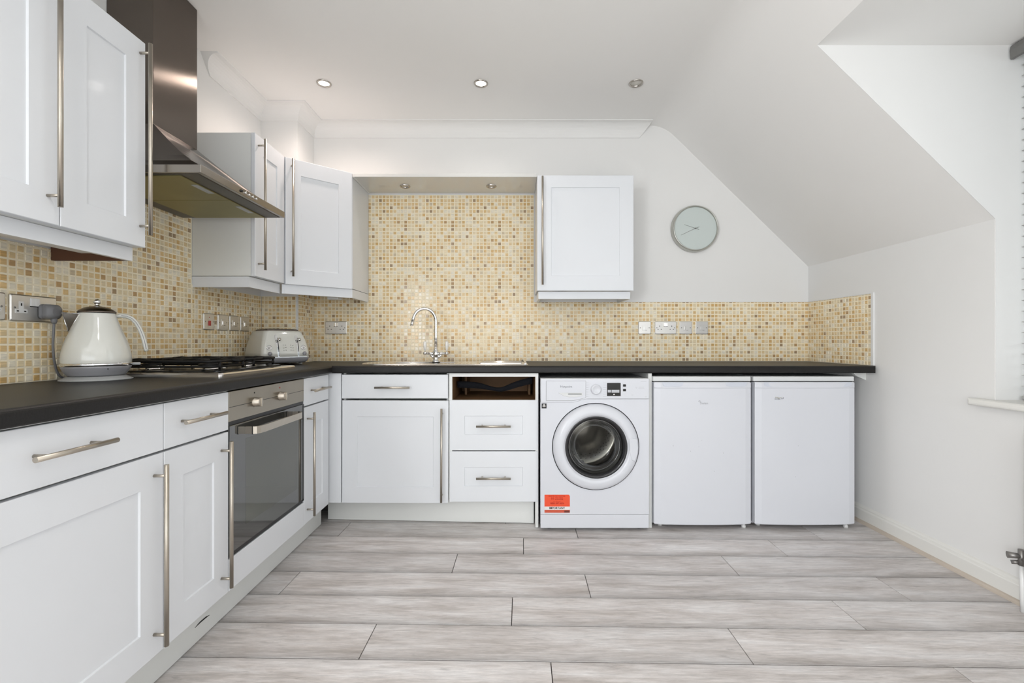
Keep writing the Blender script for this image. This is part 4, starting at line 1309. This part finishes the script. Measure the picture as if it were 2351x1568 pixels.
# ------------------------------------------------------------------ refrigerators
def fridge(x0, wid, label, front, left_gap, recess, logo):
    u = thing('refrigerator', label, 'refrigerator', (x0, front, 0), 0, 'under-counter refrigerators')
    b = MB(); b.box(.006, wid - .004, .050, .57, .022, .805, .004, 2); b.build('cabinet', M_APPL, u)
    b = MB(); b.box(.000, wid, .012, .575, .8225, .850, .004, 2); b.build('lid', M_APPL2, u)
    b = MB(); b.box(.006, wid - .006, .020, .05, .803, .8225); b.build('lid_gap', M_DARK, u)
    # door with a slightly bowed front
    b = MB(); R = []
    zs = [(.0335, .004), (.037, .0), (.770, 0), (.774, .0)]
    n = 16
    def row(z, inset, ybias=0.0):
        pts = []
        for i in range(n + 1):
            t_ = i / n
            x = .004 + inset + (wid - .008 - 2 * inset) * t_
            yy = inset * .6 - .010 * (1 - (2 * t_ - 1) ** 2) + (.006 if i in (0, n) else 0) + ybias
            pts.append((x, yy, z))
        pts += [(wid - .004 - inset, .046, z), (.004 + inset, .046, z)]
        return pts
    b.loft([row(.0335, .004), row(.038, 0), row(.785, 0), row(.7855, 0, .0005)], smooth=False); dd = b.build('door', M_APPL, u)
    b = MB(); b.loft([row(.7855, .0, .0015), row(.789, 0, -.001), row(.815, 0, -.001), row(.819, .003, .0)], smooth=False); tb = b.build('door_top', M_APPL, dd)
    b = MB(); b.box(.006, wid - .006, .044, .052, .04, .80); b.build('door_seal', M_GREYL, u)
    for (rx0, rx1) in recess:
        b = MB(); pl = [(rx0, .8185), (rx1, .8185), (rx1 - .006, .800), (rx1 - .022, .7955), (rx0 + .022, .7955), (rx0 + .006, .800)]
        n_ = len(pl)
        f = lambda x: -.0125 + .010 * ((2 * (x / wid) - 1) ** 2)
        b.faces([(x, f(x) - .0005, z) for x, z in pl] + [(x + ((rx0 + rx1) / 2 - x) * .04, f(x) + .0001, z + .001) for x, z in pl], [tuple(range(n_, 2 * n_))] + [(i, (i + 1) % n_, n_ + (i + 1) % n_, n_ + i) for i in range(n_)])
        b.build('grip_recess', M_RECESS, tb)
    for fx, fy in ((.06, .08), (wid - .025, .044), (.06, .52), (wid - .06, .52)):
        b = MB(); b.lathe([(0, 0), (.012, 0), (.012, .012), (.007, .016), (.007, .034), (0, .034)], (fx, fy, 0), 'z', 14, close=False); b.build('foot', M_WHITEP, u)
    return u, dd


M_RECESS = mat('recess_white', (.62, .65, .72, 1), .35, noise=(6, .02))
fx0 = .7760
f1, d1 = fridge(fx0, .5430, 'white under-counter refrigerator with small grey lettering, beside the washing machine', 2.512, 0, ((.045, .160), (.390, .515)), 'a')
text('Swan', .019, (.273, -.0112, .704), M_TEXTL, d1, 'logo_lettering', bold=.0003, sx=1.15)
b = MB(); b.tube([(.243, -.0106, .712), (.246, -.0110, .719), (.253, -.0112, .718), (.250, -.0112, .710)], .0009, 6); b.build('logo_mark', M_TEXTL, d1)
f2, d2 = fridge(1.3330, .5590, 'white under-counter refrigerator nearest the right wall, with a torn label', 2.512, 0, ((.045, .535),), 'b')
M_RESID = mat('label_residue', (.50, .49, .45, 1), .7, noise=(300, .5))
for i, (x, z, w_, h_) in enumerate(((.118, .736, .018, .004), (.128, .731, .010, .005), (.140, .7345, .016, .003), (.112, .727, .012, .0018), (.128, .7265, .014, .0022), (.146, .728, .012, .0018), (.1535, .733, .002, .007))):
    b = MB(); b.box(x - w_ / 2, x + w_ / 2, -.0105, -.0070, z - h_ / 2, z + h_ / 2, .0006, 1); b.build('label_scrap', M_RESID if i < 3 else M_TEXT, d2)
for (d, pts) in ((d1, ((.105, .47), (.245, .465), (.262, .50), (.38, .43), (.33, .33), (.20, .44))), (d2, ((.235, .47), (.22, .30)))):
    for x, z in pts:
        b = MB(); b.ball((x, -.0095, z), .0018, (1, .4, 1.5), 8); b.build('scuff', M_TEXTL, d)

# ------------------------------------------------------------------ wall clock
u = thing('wall_clock', 'round pale wall clock with thin metal rim, below the sloping ceiling', 'clock', (1.2406, YB, 1.814))
b = MB(); b.lathe([(.150, 0), (.157, -.003), (.160, -.010), (.158, -.030), (.153, -.043), (.1495, -.046), (.146, -.044), (.1445, -.034)], (0, 0, 0), 'y', 80, close=False); b.build('rim', M_CLOCKR, u)
b = MB(); b.lathe([(.1455, -.033), (0, -.033)], (0, 0, 0), 'y', 72, close=False); b.build('dial_face', M_CLOCK, u)
for name, (hx, hz), (tx, tz), wd in (('hour_hand', (-.076, .025), (.024, -.008), .0016), ('minute_hand', (-.098, -.046), (.026, .010), .0013)):
    b = MB(); b.tube([(hx, -.036, hz), (0, -.0365, 0), (tx, -.036, tz)], [wd * .6, wd, wd * .8], 6); b.build(name, mat(name + '_metal', (.33, .34, .33, 1), .4, noise=(9, .05)), u)
b = MB(); b.lathe([(0, -.039), (.004, -.038), (.0045, -.034)], (0, 0, 0), 'y', 12, close=False); b.build('hand_cap', M_VALVE, u)

# ------------------------------------------------------------------ sockets and switches
def plate(root, w_, h_=.0865):
    b = MB(); o_ = rrect(-w_ / 2, w_ / 2, -h_ / 2, h_ / 2, .005, 3)
    i_ = [(x * (1 - .007 / w_), z * (1 - .007 / h_)) for x, z in o_]
    b.loft([[(x, 0, z) for x, z in o_], [(x, -.005, z) for x, z in o_], [(x, -.0075, z) for x, z in i_]], smooth=False)
    return b.build('plate', M_SOCK, root)


def screw(pl_, x):
    b = MB(); b.lathe([(0, -.0083), (.003, -.0082), (.0034, -.0073)], (x, 0, 0), 'y', 10, close=False); b.build('screw', M_VALVE, pl_)


def single(label, loc, rotz, group, rocker=M_WHITEP, kind='square'):
    t = thing('wall_switch', label, 'switch', loc, rotz, group)
    pl_ = plate(t, .0865); screw(pl_, -.0301); screw(pl_, .0301)
    if kind == 'rocker':
        b = MB(); b.box(-.007, .007, -.012, -.007, -.021, .005, .001, 1); b.build('rocker', M_RED, t)
        b = MB(); b.lathe([(0, -.0085), (.0025, -.008), (.003, -.0074)], (0, 0, .022), 'y', 10, close=False); b.build('indicator', M_RED, t)
    else:
        b = MB(); b.box(-.0175, .014, -.0085, -.007, -.018, .017, .0006, 1); b.build('insert', M_SOCK, t)
        b = MB(); b.box(-.0065, -.0035, -.0105, -.008, -.012, .008, .0005, 1); b.build('rocker', M_CHROME, t)
        b = MB(); b.box(.003, .016, -.0095, -.007, -.0165, -.0145); b.build('fuse_flap', M_DARK, t)
    return t


def double(label, loc, rotz, white=False, group=None):
    t = thing('double_socket', label, 'socket', loc, rotz, group)
    pl_ = plate(t, .147); screw(pl_, -.0605); screw(pl_, .0605)
    b = MB(); b.box(-.0145, .0, -.0105, -.007, .008, .034, .001, 1); b.build('rocker', M_WHITEP if white else M_CHROME, t)
    b = MB(); b.box(.0, .0145, -.0105, -.007, .008, .034, .001, 1); b.build('rocker', M_WHITEP if white else M_CHROME, t)
    b = MB(); b.box(-.0155, .0155, -.0078, -.0072, .0055, .0078); b.build('rocker_shadow_gap', M_DARK, pl_)
    for xc in (-.0415, .0415):
        par = t
        if white:
            b = MB(); b.box(xc - .007, xc + .007, -.0082, -.007, -.004, .021); b.box(xc - .0185, xc + .0185, -.0083, -.007, -.0165, -.004)
            par = b.build('socket_insert', M_WHITEP, t)
        for dx, dz, hw, hh in ((0, .011, .002, .0042), (-.011, -.0105, .0033, .002), (.011, -.0105, .0033, .002)):
            b = MB(); b.box(xc + dx - hw, xc + dx + hw, -.0088, -.0075, dz - hh, dz + hh); b.build('pin_hole', M_BLACK, par)
    return t


yb = YB - .0055
zs_ = 1.138
single('polished square switch plate, leftmost of the four plates right of the wall cupboard', (.902, yb, zs_), 0, 'polished switch plates')
double('polished double socket in the row right of the wall cupboard', (1.0455, yb, zs_), 0, group='double sockets')
single('polished square switch plate, just right of the double socket under the clock', (1.184, yb, zs_), 0, 'polished switch plates')
single('polished square switch plate, rightmost of the row under the clock', (1.294, yb, zs_), 0, 'polished switch plates')
double('polished double socket on the back wall, between the toaster and the tap', (-1.2145, yb, zs_), 0, group='double sockets')
xl = XL + .0055
single('polished switch plate with red rocker, leftmost of the row behind the toaster', (xl, 2.382, 1.147), LEFT, 'polished switch plates', kind='rocker')
single('polished square switch plate, second from left behind the toaster', (xl, 2.495, 1.147), LEFT, 'polished switch plates')
single('polished square switch plate, third from left behind the toaster', (xl, 2.597, 1.147), LEFT, 'polished switch plates')
single('polished square switch plate closest to the toaster on the left wall', (xl, 2.699, 1.147), LEFT, 'polished switch plates')
double('polished double socket on the left wall with the kettle plugged in', (xl, 1.512, 1.151), LEFT, True, 'double sockets')
double('polished double socket cut off by the left edge of the photo', (xl, 1.353, 1.152), LEFT, True, 'double sockets')

# plug and cord of the kettle
u = thing('plug', 'grey moulded plug with its cord, in the socket behind the kettle', 'plug', (XL + .014, 1.546, 1.143), LEFT)
b = MB()
R = []
for (y, w_, h_, r_) in ((0, .024, .024, .010), (-.006, .0255, .0255, .012), (-.010, .0235, .0235, .012), (-.012, .0225, .0225, .012), (-.014, .0255, .0245, .012), (-.028, .0255, .0245, .014), (-.035, .022, .021, .014), (-.039, .014, .013, .010)):
    R.append([(x, y, z) for x, z in rrect(-w_, w_, -h_, h_, r_, 5)])
b.loft(R); b.build('plug_body', M_PLUG, u)
b = MB(); b.tube([(.004, -.024, -.020), (.005, -.024, -.032), (.005, -.024, -.040)], [.010, .0085, .006], 12); b.build('cord_grip', M_PLUG, u)
b = MB()
cp_ = [(.005, -.024, -.036), (.005, -.022, -.070), (.007, -.018, -.110), (.013, -.014, -.150), (.024, -.008, -.180), (.036, -.002, -.203), (.050, .001, -.222), (.066, .001, -.2295)]
fine = []
for i in range(len(cp_) - 1):
    p0, p1, p2, p3 = (Vector(cp_[max(0, i - 1)]), Vector(cp_[i]), Vector(cp_[i + 1]), Vector(cp_[min(len(cp_) - 1, i + 2)]))
    for k_ in range(4):
        t_ = k_ / 4
        fine.append(.5 * ((2 * p1) + (-p0 + p2) * t_ + (2 * p0 - 5 * p1 + 4 * p2 - p3) * t_ ** 2 + (-p0 + 3 * p1 - 3 * p2 + p3) * t_ ** 3))
fine.append(Vector(cp_[-1]))
b.tube(fine, .0036, 10); b.build('cord', M_PLUG, u)

# ------------------------------------------------------------------ venetian blind in the dormer
BX = 2.150
u = thing('venetian_blind', 'grey venetian blind with wide slats in the dormer window', 'blind', (BX, 1.26, SILL))
b = MB()
vp = [(2.083, DZ - .064), (2.087, DZ - .066), (2.096, DZ - .066), (2.096, DZ - .010), (2.20, DZ - .010), (2.20, DZ - .004), (2.094, DZ - .004), (2.084, DZ - .012), (2.080, DZ - .030)]
b.prism(vp, 'y', DY0 + .012, 1.907); b.build('valance', M_BLINDV, u, world=True)
zz = DZ - .098; slat_me = None
sl = 0
while zz > SILL + .03:
    if slat_me is None:
        m = MB()
        pr = [(-.0255, -.0012), (0, .0022), (.0255, -.0012), (.0255, .0012), (0, .0046), (-.0255, .0012)]
        m.prism(pr, 'y', -(1.902 - DY0 - .014) / 2, (1.902 - DY0 - .014) / 2)
        so_ = m.build('slat', M_BLIND, u); slat_me = so_.data
    else:
        so_ = link('slat', slat_me, u)
    so_.location = (0, (1.902 + DY0 + .014) / 2 - 1.26, zz - SILL); so_.rotation_euler = (0, .22, 0)
    zz -= .0447; sl += 1
b = MB(); b.box(BX - .025, BX + .025, DY0 + .014, 1.902, SILL + .004, SILL + .020, .003, 2); b.build('bottom_rail', M_BLIND, u, world=True)
for yy in (DY0 + .2, 1.26, 1.74):
    b = MB(); b.tube([(BX - .026, yy, SILL + .01), (BX - .026, yy, DZ - .06)], .0009, 6); b.build('ladder_cord', M_BLINDV, u, world=True)

# ------------------------------------------------------------------ radiator below the dormer window
u = thing('radiator', 'white panel radiator at the right edge, below the window', 'radiator', (1.96, 1.2, .0))
b = MB(); b.box(1.935, 1.985, .72, 1.721, .16, .70, .006, 2); b.build('panel', M_RAD, u, world=True)
for i in range(20):
    y = .76 + i * .049
    b = MB(); b.box(1.930, 1.9355, y, y + .026, .185, .675, .002, 1); b.build('convector_ridge', M_RAD, u, world=True)
for y in (.85, 1.6):
    b = MB(); b.box(1.985, 2.020, y, y + .03, .25, .6); b.build('wall_bracket', M_RAD, u, world=True)
b = MB()
b.tube([(1.960, 1.721, .205), (1.960, 1.759, .205)], .009, 12)
b.tube([(1.960, 1.754, .180), (1.960, 1.754, .240)], .011, 12)
b.tube([(1.960, 1.754, .215), (1.925, 1.774, .213)], [.009, .0125], 12)
b.tube([(1.958, 1.759, .190), (1.940, 1.774, .184)], .008, 10); b.build('valve', M_VALVE, u, world=True)
b = MB(); b.tube([(1.960, 1.754, .182), (1.960, 1.752, .09), (1.962, 1.752, .001)], .0075, 12); b.build('pipe', M_RAD, u, world=True)
